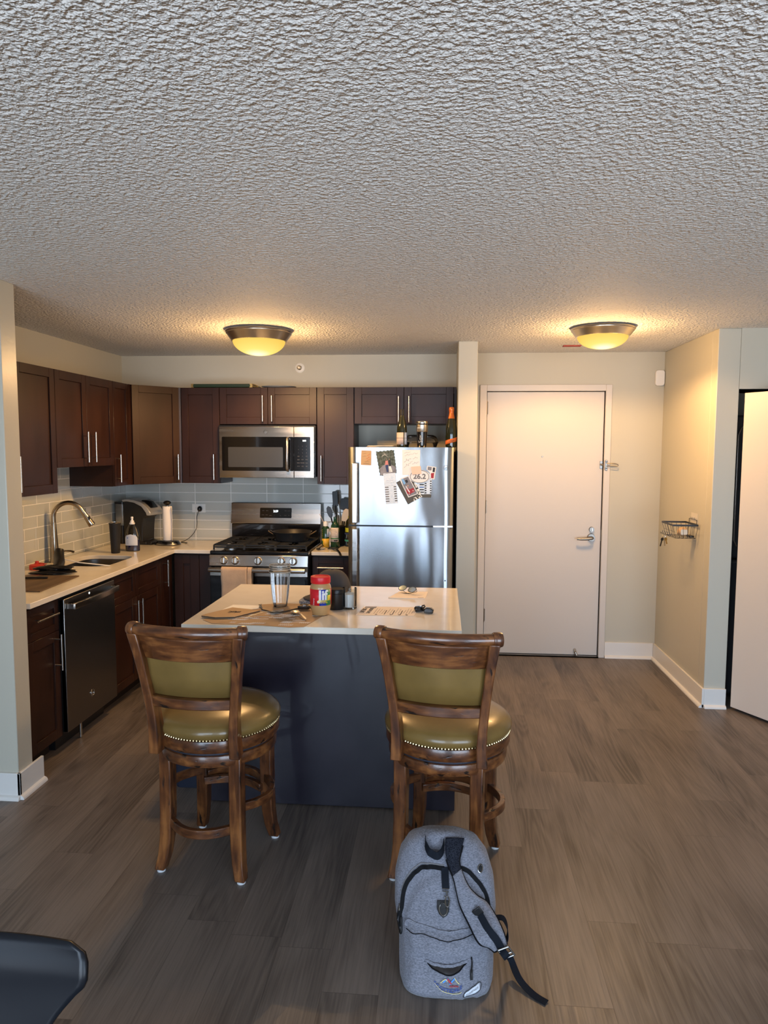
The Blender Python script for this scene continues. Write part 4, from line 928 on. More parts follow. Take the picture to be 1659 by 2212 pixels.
sideprism([(.020, .352), (.060, .334), (.103, .292), (.112, .300), (.070, .346), (.030, .362)], -.05, .05, 'control_panel', 'screen_black', .003)
sideprism([(.046, .0), (.125, .0), (.125, .018), (.118, .024), (.046, .026)], -.075, .075, 'drip_tray', 'coffee_black', .003)
MB().loops([[tuple(Mc @ Vector((x, y, z))) for x, y in rrect(-.215, -.132, -.08, .08, .02, 5)] for z in (.15, .325)]).build('water_tank', 'clearplastic', t, smooth=True)
MB().loops([[tuple(Mc @ Vector((x, y, z))) for x, y in rrect(-.218, -.130, -.084, .084, .02, 5)] for z in (.002, .149)]).build('tank_base', 'coffee_black', t, smooth=True)
MB().loops([[tuple(Mc @ Vector((x, y, z))) for x, y in rrect(-.218, -.130, -.084, .084, .02, 5)] for z in (.326, .342)]).build('tank_lid', 'coffee_black', t, smooth=True)
c = (-2.255, 5.80, ZC)
tag(MB().lathe([(.001, .003), (.035, .001), (.062, .010), (.065, .012), (.060, .013), (.033, .005), (.001, .006)], c, 40).build('saucer', 'ceramic', None, smooth=True, origin=c), 'small pale saucer between the coffee maker and the paper towel stand', 'saucer')
# paper towel stand
c = (-2.215, 5.655, ZC)
t = thing('paper_towel_stand', 'black paper towel stand with chrome edged base', 'towel stand', c)
MB().lathe([(.001, 0), (.103, 0), (.105, .004), (.100, .016), (.088, .032), (.078, .036), (.001, .035)], c, 48, sy=.75).build('stand_base', 'blackgloss', t, smooth=True, angle=30)
MB().lathe([(.1045, .002), (.1065, .006), (.1015, .016)], c, 48, sy=.75).build('chrome_edge', 'gunmetal', t, smooth=True)
MB().cyl((c[0], c[1], c[2]+.028), (c[0], c[1], c[2]+.325), .007).build('post', 'nickel', t, smooth=True)
MB().lathe([(.008, .318), (.014, .322), (.026, .332), (.032, .341), (.028, .350), (.014, .358), (.001, .360)], c, 28).build('finial', 'black', t, smooth=True)
rb = Vector(c)
t2 = thing('paper_towel_roll', 'nearly used up cream paper towel roll on the black stand', 'paper towel', (c[0], c[1], c[2]+.032))
MB().lathe([(.020, .038), (.036, .038), (.0375, .041), (.0375, .310), (.036, .313), (.020, .313), (.020, .038)], c, 40).build('roll', 'papertowel', t2, smooth=True, angle=50)
def flap(u, v): return (c[0]+.036+.016*u+.004*math.sin(u*4+v*5)*u, c[1]-.012-.030*u+.008*math.sin(v*4), c[2]+.036+.272*v)
MB().grid(flap, 8, 16).build('loose_sheet', 'papertowel', t2, smooth=True, solid=.0012)
# outlets and plug
def outlet(label, c, side):
    t = thing('wall_outlet', label, 'outlet', c, 'wall outlets on the tiles')
    if side == 'back':
        MB().box(c[0]-.058, c[0]+.058, c[1]-.0055, c[1], c[2]-.036, c[2]+.036).build('cover_plate', 'outletw', t, bev=.002)
        for s in (-1, 1): 
            f = MB().prism(rrect(c[0]+s*.02-.015, c[0]+s*.02+.015, c[2]-.013, c[2]+.013, .006), 'xz', c[1]-.0075, c[1]-.0055).build('socket', 'outletw', t)
            m = MB()
            for dz in (-.006, .006): m.box(c[0]+s*.02-.006, c[0]+s*.02+.001, c[1]-.0079, c[1]-.0075, c[2]+dz-.001, c[2]+dz+.001)
            m.build('slots', 'ink', f)
    else:
        MB().box(c[0], c[0]+.0055, c[1]-.036, c[1]+.036, c[2]-.058, c[2]+.058).build('cover_plate', 'outletw', t, bev=.002)
        for s in (-1, 1):
            f = MB().prism(rrect(c[1]-.015, c[1]+.015, c[2]+s*.022-.015, c[2]+s*.022+.015, .006), 'yz', c[0]+.0055, c[0]+.0075).build('socket', 'outletw', t)
            m = MB()
            for dy in (-.006, .006): m.box(c[0]+.0075, c[0]+.0079, c[1]+dy-.001, c[1]+dy+.001, c[2]+s*.022-.004, c[2]+s*.022+.004)
            m.build('slots', 'ink', f)
outlet('white wall outlet with a black plug on the back tiles right of the paper towels', (-2.055, YB-.0105, 1.190), 'back')
outlet('cream wall outlet on the left tiles behind the faucet', (XL+.0105, 5.29, 1.182), 'left')
t = thing('charger_cord', 'thin black cord running from the plug on the back tiles down to the worktop', 'cord', (-2.03, 5.94, 1.18))
MB().ball((-2.038, YB-.042, 1.186), .020, 10, (1, 1.1, 1.2)).build('plug', 'black', t, smooth=True)
def spline(P, n=8):
    P = [Vector(p) for p in P]; out = []
    for i in range(len(P)-1):
        p0 = P[max(i-1, 0)]; p1 = P[i]; p2 = P[i+1]; p3 = P[min(i+2, len(P)-1)]
        for j in range(n):
            s = j/n; out.append(.5*((2*p1)+(p2-p0)*s+(2*p0-5*p1+4*p2-p3)*s*s+(3*p1-p0-3*p2+p3)*s**3))
    return out+[P[-1]]
MB().tube(spline([(-2.045, 5.915, 1.17), (-2.055, 5.90, 1.12), (-2.052, 5.89, 1.06), (-2.062, 5.88, 1.01), (-2.10, 5.86, .955), (-2.14, 5.83, .925), (-2.16, 5.80, ZC+.004), (-2.12, 5.77, ZC+.004), (-2.09, 5.75, ZC+.004), (-2.10, 5.735, ZC+.004)]), .0028, 6).build('cable', 'cord_black', t, smooth=True)

# ================================================================== THINGS BETWEEN RANGE AND REFRIGERATOR
c = (-.835, 5.80, ZC)
t = thing('utensil_crock', 'dark utensil holder on the small worktop beside the range', 'utensil holder', c)
MB().lathe([(.001, 0), (.052, 0), (.054, .004), (.054, .15), (.056, .154), (.052, .156), (.050, .150), (.050, .01), (.001, .009)], c, 32).build('crock_body', 'blackmatte', t, smooth=True)
def utensil(name, label, x0, y0, top, head, mat='black', hm=None):
    b = Vector((x0, y0, ZC+.02)); T = Vector(top); t = thing(name, label, 'utensil', tuple(b), 'utensils in the holder')
    MB().tube([b, b.lerp(T, .6), T], [.004, .0048, .0055], 8).build('handle', mat, t, smooth=True)
    d = (T-b).normalized(); Rm = d.to_track_quat('Z', 'X').to_matrix().to_4x4()
    if d.x*0 == 0:
        xa = Vector((1, 0, 0)); xa = (xa-d*xa.dot(d)).normalized(); ya = d.cross(xa)
        Rm = Matrix(((xa.x, ya.x, d.x, 0), (xa.y, ya.y, d.y, 0), (xa.z, ya.z, d.z, 0), (0, 0, 0, 1)))
    MB().prism(head, 'xz', -.004, .004).build('head', hm or mat, t, M=Matrix.Translation(T) @ Rm, bev=.002)
utensil('ladle', 'long black flat turner rising highest above the utensil holder', -.845, 5.81, (-.868, 5.845, 1.235), rrect(-.022, .022, -.01, .115, .010))
utensil('serving_spoon', 'black serving spoon at the left of the utensil holder', -.850, 5.79, (-.898, 5.80, 1.135), [(0, -.01), (.018, .02), (.023, .05), (.015, .085), (-.004, .10), (-.02, .085), (-.025, .05), (-.016, .015)])
utensil('slotted_turner', 'black slotted turner behind the pale spatula', -.825, 5.82, (-.800, 5.86, 1.205), rrect(-.036, .036, -.01, .085, .016))
utensil('rubber_spatula', 'pale pink rubber spatula with a rounded blade in the utensil holder', -.815, 5.775, (-.785, 5.775, 1.110), [(-.026, 0), (.028, 0), (.031, .05), (.028, .082), (.012, .102), (-.006, .104), (-.022, .088), (-.029, .05)], 'black', 'spatula')
utensil('metal_spoon', 'thin steel spoon handle between the black utensils', -.83, 5.80, (-.838, 5.80, 1.16), rrect(-.004, .004, -.01, .02, .003), 'nickel')
c = (-.845, 5.665, ZC)
t = thing('olive_oil_bottle', 'green glass olive oil bottle with a cream label in front of the utensil holder', 'bottle', c, 'bottles beside the range')
MB().lathe([(.001, 0), (.034, 0), (.036, .004), (.036, .155), (.032, .175), (.018, .198), (.0135, .205), (.0130, .242), (.001, .243)], c, 28).build('bottle_body', 'green_glass', t, smooth=True)
lb = wrap(c, .0366, .045, .158, 205, 325, 'paper', t, 'label'); wrap(c, .0372, .068, .076, 206, 324, 'green_label', lb, 'label_band')
for k in range(6): wrap(c, .0372, .088+k*.011, .0905+k*.011, 215, 300-8*(k % 3), 'inkgrey', lb, 'label_print')
wrap(c, .0372, .050, .060, 262, 310, 'ink', lb, 'barcode')
c = (-.918, 5.64, ZC)
t = thing('cooking_spray_bottle', 'slim dark green oil bottle with yellow lower label and white pour cap beside the range', 'bottle', c, 'bottles beside the range')
MB().lathe([(.001, 0), (.027, 0), (.029, .004), (.029, .155), (.020, .168), (.018, .172)], c, 28).build('bottle_body', 'oil_green', t, smooth=True)
wrap(c, .0296, .004, .072, 150, 390, 'yellow_can', t, 'yellow_label'); wrap(c, .0298, .02, .055, 190, 235, 'leafgreen', t, 'leaf_print')
wrap(c, .0296, .085, .150, 300, 340, 'patchwhite', t, 'white_label')
for k in range(5): wrap(c, .0296, .082+k*.014, .087+k*.014, 200, 225, 'yellow_label', t, 'gold_print')
MB().lathe([(.019, .168), (.0195, .192), (.014, .200), (.008, .208), (.001, .209)], c, 24).build('cap', 'paper_white', t, smooth=True)
MB().cyl((c[0]-.012, c[1], c[2]+.190), (c[0]-.048, c[1]-.01, c[2]+.268), .0032, .0020, 8).build('spout', 'cream_label', t, smooth=True)
c = (-.735, 5.72, ZC)
t = thing('lemon_juice_bottle', 'dark bottle with lime yellow cap and label half hidden by the refrigerator', 'bottle', c, 'bottles beside the range')
MB().lathe([(.001, .112), (.035, .112), (.035, .175), (.030, .205), (.016, .224), (.014, .228)], c, 28).build('bottle_body', 'wine_glass', t, smooth=True)
MB().lathe([(.0365, .118), (.0365, .152)], c, 28).build('label', 'lime', t, smooth=True)
MB().lathe([(.015, .226), (.015, .244), (.001, .246)], c, 20).build('cap', 'lime', t, smooth=True)
t = thing('food_container', 'stack of clear lidded container with teal clips under the lime capped bottle', 'container', c)
for z0, mt in ((0, 'clearplastic'), (.056, 'clearplastic')):
    b = MB().lathe([(.034, z0+.001), (.038, z0+.004), (.040, z0+.042)], c, 4+20).build('tub', mt, t, smooth=True)
    MB().lathe([(.041, z0+.043), (.042, z0+.048), (.041, z0+.0545)], c, 24).build('lid', 'teal' if z0 == 0 else 'denim', t, smooth=True)
t = thing('slotted_spatula', 'black slotted spatula with curved handle hanging over the worktop edge', 'utensil', (-.83, 5.45, ZC))
hp = spline([(-.845, 5.55, ZC+.008), (-.835, 5.48, ZC+.020), (-.800, 5.42, ZC+.018), (-.770, 5.375, ZC-.002), (-.755, 5.355, ZC-.028)], 6)
MB().strip(hp, (1, .5, 0), .016, .006).build('handle', 'black', t, bev=.001)
m = MB()
for k in range(6): m.box(-.886+k*.0145, -.878+k*.0145, 5.535, 5.64, ZC+.001, ZC+.005)
m.box(-.886, -.803, 5.53, 5.54, ZC+.001, ZC+.005).box(-.886, -.803, 5.635, 5.645, ZC+.001, ZC+.005)
m.build('slotted_head', 'black', t)
c = (-.945, 5.50, ZC)
t = thing('spoon_rest', 'black serving spoon lying in a small pale dish beside the range', 'spoon rest', c)
MB().lathe([(.001, .002), (.026, .001), (.038, .008), (.040, .010), (.034, .009), (.001, .005)], (c[0]+.005, c[1]+.03, c[2]), 28).build('dish', 'ceramic', t, smooth=True)
MB().ball((c[0]-.002, c[1]-.035, c[2]+.012), .017, 8, (1, 1.2, .5)).tube([(c[0]+.0, c[1]-.02, c[2]+.014), (c[0]+.008, c[1]+.03, c[2]+.018), (c[0]+.018, c[1]+.09, c[2]+.022)], .0042, 8).build('spoon', 'black', t, smooth=True)
# ================================================================== THINGS ON THE ISLAND
ZI = .9145
# textured kraft mat
P = [(-1.085, 3.165), (-1.02, 3.30), (-.93, 3.42), (-.86, 3.47), (-.60, 3.45), (-.535, 3.36), (-.60, 3.075), (-.66, 3.060), (-.80, 3.085), (-1.02, 3.100)]
t = tag(MB().prism(P, 'xy', ZI, ZI+.0015).build('paper_placemat', 'kraft', None, origin=(-.8, 3.25, ZI)), 'brown kraft paper placemat with raised pale scratch lines under the spoons', 'placemat')
rr = random.Random(3); m = MB(); cnt = 0
from mathutils.geometry import intersect_point_tri_2d
def inside(x, y):
    c = False; n = len(P)
    for i in range(n):
        (x1, y1), (x2, y2) = P[i], P[(i+1) % n]
        if (y1 > y) != (y2 > y) and x < (x2-x1)*(y-y1)/(y2-y1)+x1: c = not c
    return c
while cnt < 46:
    x = rr.uniform(-1.06, -.55); y = rr.uniform(3.07, 3.45)
    k = rr.randint(3, 7); a = rr.choice((.9, 1.0, 1.15, .05)); L = rr.uniform(.012, .028); ok = True
    for j in range(k):
        px = x+j*.009; 
        if not (inside(px, y) and inside(px+L*math.cos(a), y+L*math.sin(a))): ok = False
    if not ok: continue
    for j in range(k):
        px = x+j*.009; m.strip([(px, y, ZI+.0022), (px+L*math.cos(a), y+L*math.sin(a), ZI+.0022)], (-math.sin(a), math.cos(a), 0), .0020, .0010)
    cnt += 1
m.build('scratch_lines', 'papertowel', t)
# loose white papers under the notebook
Q = [(-1.075, 3.30), (-1.045, 3.375), (-.905, 3.44), (-.86, 3.455), (-.87, 3.38), (-.93, 3.34)]
tag(MB().prism([(-1.08, 3.305), (-1.055, 3.365), (-1.035, 3.48), (-.885, 3.475), (-.895, 3.40)], 'xy', ZI+.0025, ZI+.0032).build('paper_sheet', 'paper_white', None, origin=(-.98, 3.4, ZI)), 'white paper sheet under the brown notebook on the island', 'paper')
# notebook (folded menu)
N = [(-1.105, 3.205), (-1.095, 3.235), (-1.01, 3.385), (-.86, 3.335), (-.945, 3.195), (-1.03, 3.178)]
t = thing('notebook', 'thin brown notebook with black script on its cover on the island', 'notebook', (-.99, 3.28, ZI))
MB().prism(N, 'xy', ZI+.0035, ZI+.0055).build('back_cover', 'kraft_card', t)
MB().prism([(x*.99-.0099, y) for x, y in N], 'xy', ZI+.006, ZI+.009).build('pages', 'blackmatte', t)
MB().prism(N, 'xy', ZI+.0095, ZI+.0115).build('front_cover', 'kraft_card', t)
m = MB()
for i in range(3): m.tube([(-1.00+.055*s/14+.006*math.sin(s*1.1), 3.295-i*.010+.006*math.cos(s*.9+i), ZI+.0122) for s in range(15)], .0007, 4)
m.build('script', 'ink', t)
# second folded dark edged paper behind the spoons
t = thing('envelope', 'grey brown envelope with black edge lying behind the spoons under the clear cup', 'envelope', (-.76, 3.42, ZI))
E1 = [(-.895, 3.485), (-.86, 3.37), (-.80, 3.325), (-.745, 3.335), (-.69, 3.415), (-.60, 3.47), (-.64, 3.515), (-.80, 3.525)]
MB().prism(E1, 'xy', ZI+.0045, ZI+.0065).build('sheet', 'kraft', t)
MB().tube([(x, y, ZI+.0075) for x, y in E1[:6]], .0022, 6).build('black_edge', 'black', t)
MB().tube([(-.900, 3.47, ZI+.008), (-.885, 3.44, ZI+.010), (-.868, 3.400, ZI+.008)], .0035, 6).build('pen_clip', 'nickel', t, smooth=True)
# spoons
def spoon(label, bowl, tip):
    b = Vector((*bowl, ZI+.010)); e = Vector((*tip, ZI+.008)); d = (e-b).normalized(); s = Vector((-d.y, d.x, 0))
    t = thing('spoon', label, 'spoon', tuple(b), 'spoons on the placemat')
    M = Matrix(((d.x, s.x, 0, b.x), (d.y, s.y, 0, b.y), (0, 0, 1, b.z), (0, 0, 0, 1)))
    def f(u, v):
        a = 2*PI*u; return (.033*v*math.cos(a)*(1-.12*math.cos(a)), .021*v*math.sin(a), -.006*(1-v*v)+.003)
    MB().grid(f, 28, 7, wrapu=True).build('bowl', 'brushed', t, smooth=True, solid=.001, M=M)
    L = (e-b).length
    MB().strip([(.027, 0, .003), (.045, 0, .007), (.075, 0, .009), (L-.02, 0, .003), (L, 0, .000)], (0, 1, 0), [.006, .005, .006, .012, .008], .002).build('handle', 'brushed', t, M=M, bev=.0007)
spoon('left one of the two spoons on the placemat, its handle pointing to lower left', (-.775, 3.325), (-.885, 3.205))
spoon('right one of the two spoons on the placemat, beside the peanut butter jar', (-.685, 3.315), (-.610, 3.185))
# car key fob
t = thing('key_fob', 'small black key fob with ring left of the peanut butter jar', 'key', (-.655, 3.40, ZI))
MB().prism(rotz(rrect(-.692, -.632, 3.385, 3.415, .012), (-.66, 3.40), .15), 'xy', ZI+.007, ZI+.022).build('fob_body', 'blackgloss', t, bev=.004)
MB().tube([(-.665+.020*math.cos(2*PI*i/24), 3.425+.012*math.sin(2*PI*i/24), ZI+.024) for i in range(24)], .002, 6, True).build('key_ring', 'gunmetal', t, smooth=True)
# clear blender cup
c = (-.790, 3.455, ZI+.007)
t = thing('blender_cup', 'tall ribbed clear plastic blender cup with threaded rim on the island', 'cup', c)
def cup(u, v):
    prof = [(.031, 0), (.034, .006), (.040, .05), (.046, .11), (.0495, .165), (.050, .172)]
    k = v*(len(prof)-1); i = min(int(k), len(prof)-2); s = k-i; r = prof[i][0]*(1-s)+prof[i+1][0]*s; z = prof[i][1]*(1-s)+prof[i+1][1]*s
    a = 2*PI*u; r *= 1+.030*math.cos(8*a)*(1 if v < .85 else (1-v)/.15)
    return (c[0]+r*math.cos(a), c[1]+r*math.sin(a), c[2]+z)
MB().grid(cup, 96, 22, wrapu=True).build('cup_body', 'clearplastic', t, smooth=True, angle=80)
MB().lathe([(.001, .0), (.030, 0), (.032, .004), (.001, .006)], c, 40).build('cup_base', 'clearplastic', t, smooth=True)
MB().lathe([(.0495, .170), (.0545, .172), (.0545, .176), (.0505, .178), (.0505, .184), (.0520, .186), (.0505, .188), (.0505, .194), (.0520, .196), (.0505, .198), (.0505, .204), (.0500, .206)], c, 56).build('threaded_rim', 'clearplastic', t, smooth=True, angle=60)
m = MB(); [m.tube([(c[0]+r*math.cos(2*PI*i/56), c[1]+r*math.sin(2*PI*i/56), c[2]+z) for i in range(56)], .0011, 5, True) for r, z in ((.0545, .174), (.052, .186), (.052, .196), (.0505, .206))]
m.build('rim_edge', 'translucent', t, smooth=True)
# peanut butter jar
c = (-.566, 3.325, ZI)
t = thing('peanut_butter_jar', 'peanut butter jar with red lid and red blue label on the island', 'jar', c)
MB().lathe([(.001, .001), (.034, 0), (.040, .004), (.048, .040), (.0495, .050), (.0495, .130), (.047, .142), (.042, .150), (.041, .154)], c, 48).build('jar_body', 'peanut', t, smooth=True)
MB().lathe([(.0455, .153), (.0470, .156), (.0470, .180), (.0455, .184), (.038, .184), (.036, .181), (.001, .181)], c, 64).build('lid', 'red_lid', t, smooth=True, angle=35)
lb = wrap(c, .0500, .052, .128, 160, 380, 'red_label', t, 'label'); wrap(c, .0505, .052, .128, 273, 316, 'blue_label', lb, 'blue_panel'); wrap(c, .0506, .052, .128, 308, 345, 'green_label', lb, 'green_panel')
def onjar(q, a0, z0, r=.0511): a = math.radians(a0)+q.x/.050; return Vector((c[0]+(r+q.z)*math.cos(a), c[1]+(r+q.z)*math.sin(a), c[2]+z0+q.y))
text('Jif', .062, None, 'white', lb, ext=.0005, bold=.0022, squeeze=.95, follow=lambda q: onjar(q, 292, .100))
text('CREAMY', .012, None, 'yellow_label', lb, ext=.0004, bold=.0005, follow=lambda q: onjar(q, 290, .074))
text('PEANUT BUTTER', .0065, None, 'yellow_label', lb, ext=.0004, bold=.0002, follow=lambda q: onjar(q, 290, .066))
wrap(c, .0509, .053, .059, 280, 312, 'blue_label', lb, 'blue_band'); wrap(c, .0509, .075, .100, 318, 342, 'yellow_label', lb, 'yellow_spot')
text('Creamy', .010, None, 'white', lb, name='side_lettering', ext=.0004, follow=lambda q: onjar(Vector((-q.y, q.x, q.z)), 240, .070))
# baseball cap on knitted cloth
c = (-.600, 3.60, ZI+.042)
t = thing('baseball_cap', 'dark grey baseball cap behind the peanut butter jar', 'cap', c)
def capf(u, v):
    a = 2*PI*u; b = PI/2*v; r = .097*math.cos(b)**.75 if v < 1 else .0005; seam = 1-.018*abs(math.cos(3*a))**12
    return (c[0]+.045+r*seam*math.cos(a), c[1]+.02+r*.95*seam*math.sin(a), c[2]+.125*math.sin(b)**.92-(.015 if v == 0 else 0))
MB().grid(capf, 72, 18, wrapu=True).build('crown', 'cap_cloth', t, smooth=True, angle=70)
MB().ball((c[0]+.045, c[1]+.02, c[2]+.126), .007, 6, (1, 1, .6)).build('top_button', 'cap_cloth', t, smooth=True)
def brim(u, v):
    a = math.radians(150+ 95*u); r = .085+.055*v*math.sin(PI*u)**.6
    return (c[0]+.035+r*math.cos(a), c[1]+.015+r*.95*math.sin(a), c[2]+.002-.020*v-.022*(2*u-1)**2*v)
MB().grid(brim, 24, 8).build('brim', 'cap_cloth', t, smooth=True, solid=.003)
MB().tube([(c[0]+.142, c[1]+.03, c[2]-.004), (c[0]+.146, c[1]+.0, c[2]-.010), (c[0]+.140, c[1]-.03, c[2]-.008)], .007, 8).build('back_strap', 'cap_cloth', t, smooth=True)
Kp = rotz(rrect(-.715, -.48, 3.53, 3.69, .03), (-.6, 3.6), -.08)
tag(MB().loops([[(x, y, ZI+.001) for x, y in Kp], [(x, y, ZI+.014) for x, y in Kp], [(-.6+(x+.6)*.93, 3.61+(y-3.61)*.93, ZI+.0185) for x, y in Kp]]).build('knitted_cloth', 'knit', None, smooth=True, origin=(-.6, 3.6, ZI)), 'folded grey heathered knitted cloth under the baseball cap', 'cloth')
# candles
c = (-.510, 3.455, ZI)
t = thing('black_candle_tin', 'black lidded candle tin half hidden behind the peanut butter jar', 'candle', c, 'candles on the island')
MB().lathe([(.001, 0), (.036, 0), (.0375, .003), (.0375, .078), (.035, .080)], c, 40).build('tin_body', 'black', t, smooth=True)
MB().lathe([(.0385, .080), (.0385, .097), (.036, .101), (.001, .101)], c, 40).build('lid', 'black', t, smooth=True, angle=35)
c = (-.447, 3.470, ZI)
t = thing('glass_candle', 'white candle in a clear glass right of the black tin', 'candle', c, 'candles on the island')
MB().lathe([(.001, 0), (.034, 0), (.036, .004), (.0365, .102), (.0345, .102), (.0340, .012), (.001, .010)], c, 40).build('glass', 'clearglass', t, smooth=True, angle=50)
MB().lathe([(.001, .0105), (.0335, .0105), (.0336, .072), (.031, .074), (.015, .068), (.001, .067)], c, 40).build('wax', 'wax', t, smooth=True, angle=50)
# flyer
F = [(-.405, 3.345), (-.385, 3.545), (-.10, 3.540), (-.125, 3.365)]
F = [(-.400, 3.325), (-.378, 3.520), (-.105, 3.520), (-.125, 3.335)]
t = tag(MB().prism(F, 'xy', ZI, ZI+.0008).build('flyer', 'paper', None, origin=(-.26, 3.42, ZI)), 'printed pink paper flyer lying at the right part of the island', 'flyer')
Rf = math.radians(84)
text('LIVE BIG', .030, facing_up(-.372, 3.425, ZI+.0012, Rf), 'ink', t, name='headline', ext=.0002, bold=.0006, squeeze=.85); text('SAVE MORE', .026, facing_up(-.340, 3.425, ZI+.0012, Rf), 'ink', t, name='headline', ext=.0002, bold=.0005, squeeze=.85)
MB().prism([(-.375, 3.48), (-.372, 3.515), (-.315, 3.515), (-.318, 3.485)], 'xy', ZI+.0009, ZI+.0012).build('picture', 'photo_grey', t)
m = MB(); m2 = MB()
for i in range(15):
    x = -.318+i*.0128
    if i in (4, 7, 10): m2.strip([(x, 3.352, ZI+.0012), (x+.006, 3.44, ZI+.0012)], (1, 0, 0), .004, .0004)
    else: m.strip([(x, 3.362+.01*(i % 3), ZI+.0012), (x+.010, 3.485-.012*(i % 4), ZI+.0012)], (1, 0, 0), .0016, .0004)
m.build('text_lines', 'inkgrey', t); m2.build('heading_lines', 'ink', t)
m = MB()
for x in (-.305, -.235, -.195, -.160): m.cyl((x, 3.349, ZI+.0008), (x, 3.349, ZI+.0013), .006)
m.build('printed_icons', 'ink', t)
# booklet with glasses
B = [(-.275, 3.725), (-.225, 3.905), (-.070, 3.905), (-.082, 3.725)]
t = tag(MB().prism(B, 'xy', ZI, ZI+.003).build('booklet', 'paper', None, origin=(-.16, 3.82, ZI)), 'cream booklet under the eyeglasses near the back right corner of the island', 'booklet')
m = MB()
for i in range(4): m.strip([(-.15+i*.016, 3.79, ZI+.0033), (-.13+i*.014, 3.885, ZI+.0033)], (1, 0, 0), .0018, .0004)
m.build('printed_lines', 'white', t); MB().strip([(-.12, 3.742, ZI+.0033), (-.09, 3.742, ZI+.0033)], (0, 1, 0), .004, .0004).build('print', 'ink', t)
t = thing('eyeglasses', 'thin framed eyeglasses lying folded on the cream booklet', 'eyeglasses', (-.185, 3.83, ZI+.003))
Mg = Matrix.Translation((-.180, 3.845, ZI+.030)) @ Matrix.Rotation(math.radians(-38), 4, 'Z') @ Matrix.Rotation(math.radians(38), 4, 'X')
m = MB(); lm = []
for s in (-1, 1):
    ell = [(s*.034+.025*math.cos(2*PI*i/32), .019*math.sin(2*PI*i/32), 0) for i in range(32)]
    m.tube(ell, .0019, 6, True); lm.append([(p[0]*1, p[1], -.0004) for p in ell])
m.tube([(-.010, .006, 0), (-.004, .011, 0), (.004, .011, 0), (.010, .006, 0)], .0014, 6)
m.build('frame', 'gunmetal', t, smooth=True, M=Mg)
for L in lm: MB().loops([L, [(a, b, .0004) for a, b, q in L]]).build('lens', 'lensglass', t, M=Mg)
m = MB(); m.tube([(-.060, .006, 0), (-.058, .004, -.012), (-.02, -.010, -.022), (.05, -.022, -.026)], .0014, 6).tube([(.060, .006, 0), (.058, .003, -.014), (.02, -.014, -.018), (-.05, -.024, -.018)], .0014, 6)
m.build('temples', 'black', t, smooth=True, M=Mg)
# black earphone case / clips
for i, (x, y, rz, lab) in enumerate(((-.103, 3.432, .3, 'black angular clip lying on the right corner of the flyer, left one of two'), (-.056, 3.402, -.12, 'black glossy clip lying on the bare worktop right of the flyer, nearest the edge'))):
    t = thing('binder_clip', lab, 'clip', (x, y, ZI), 'black clips by the flyer')
    MB().prism([(-.022, .002), (.022, .002), (.024, .018), (.012, .026), (-.016, .026), (-.024, .016)], 'xz', -.014, .014).build('clip_body', 'blackgloss', t, M=Matrix.Translation((x, y, ZI)) @ Matrix.Rotation(rz, 4, 'Z'), bev=.004)
    MB().tube([(.018, 0, .012), (.030, .004, .022), (.030, .012, .026), (.016, .010, .024)] if i == 0 else [(-.022, -.008, .014), (-.030, 0, .022), (-.022, .010, .026)], .0035, 6).build('clip_wire', 'black', t, smooth=True, M=Matrix.Translation((x, y, ZI+.001)) @ Matrix.Rotation(rz, 4, 'Z'))

# ================================================================== WALL BASKET BY THE ENTRANCE
xw = XR-.002; y0, y1 = 4.985, 5.235; xf = 1.560; zt, zb = 1.190, 1.100
t = thing('wire_basket', 'small black wire basket stuck to the right wall by the entrance', 'basket', (1.65, 5.11, 1.1))
MB().strip([(xf, y0, zt), (xw-.012, y0, zt), (xw-.012, y1, zt), (xf, y1, zt)], (0, 0, 1), .012, .003, closed=True).build('rim', 'black', t)
m = MB(); xb0, xb1 = xf+.025, xw-.02
m.tube([(xb0, y0+.02, zb), (xb1, y0+.02, zb), (xb1, y1-.02, zb), (xb0, y1-.02, zb)], .0018, 6, True)
for i in range(5):
    s = i/4; ya = y0+(y1-y0)*s; yb = y0+.02+(y1-y0-.04)*s
    m.tube([(xf, ya, zt), (xb0, yb, zb), (xb1, yb, zb), (xw-.012, ya, zt)], .0014, 5)
for i in range(1, 5):
    s = i/5; xa = xf+(xw-.012-xf)*s; xb = xb0+(xb1-xb0)*s
    m.tube([(xa, y0, zt), (xb, y0+.02, zb), (xb, y1-.02, zb), (xa, y1, zt)], .0014, 5)
m.tube([(xf+.012, y0+.01, 1.146), (xf+.012, y1-.01, 1.146)], .0014, 5)
for i in range(6):
    yy = y0+.02+i*.038; m.tube([(xf-.002, yy, 1.135), (xf-.006, yy, 1.118), (xf-.016, yy, 1.112), (xf-.020, yy, 1.122)], .0018, 5)
m.tube([(xw-.006, y0+.05, zt), (xw-.006, y0+.05, 1.222), (xw-.006, y1-.05, 1.222), (xw-.006, y1-.05, zt)], .0020, 6)
m.build('wire_frame', 'black', t, smooth=True)
hk = thing('adhesive_hook_plate', 'clear adhesive hook plate on the wall above the wire basket', 'hook', (xw, 5.10, 1.235))
MB().box(xw-.0006, xw+.0012, 5.035, 5.165, 1.195, 1.265).build('plate', 'translucent', hk)
for y in (5.06, 5.10, 5.14): MB().tube([(xw-.002, y, 1.232), (xw-.010, y, 1.226), (xw-.012, y, 1.236)], .0022, 6).build('hook', 'nickel', hk, smooth=True)
c = (1.665, 5.07, 1.103)
t = thing('wallet_pouch', 'rounded tan coin pouch inside the wire basket', 'pouch', c)
MB().ball((1.655, 5.08, 1.137), .034, 10, (1.1, .85, .95)).build('pouch_body', 'kraft_card', t, smooth=True)
MB().prism(rrect(1.632, 1.676, 1.120, 1.156, .008), 'xz', 5.046, 5.0485).build('pale_patch', 'translucent', t)
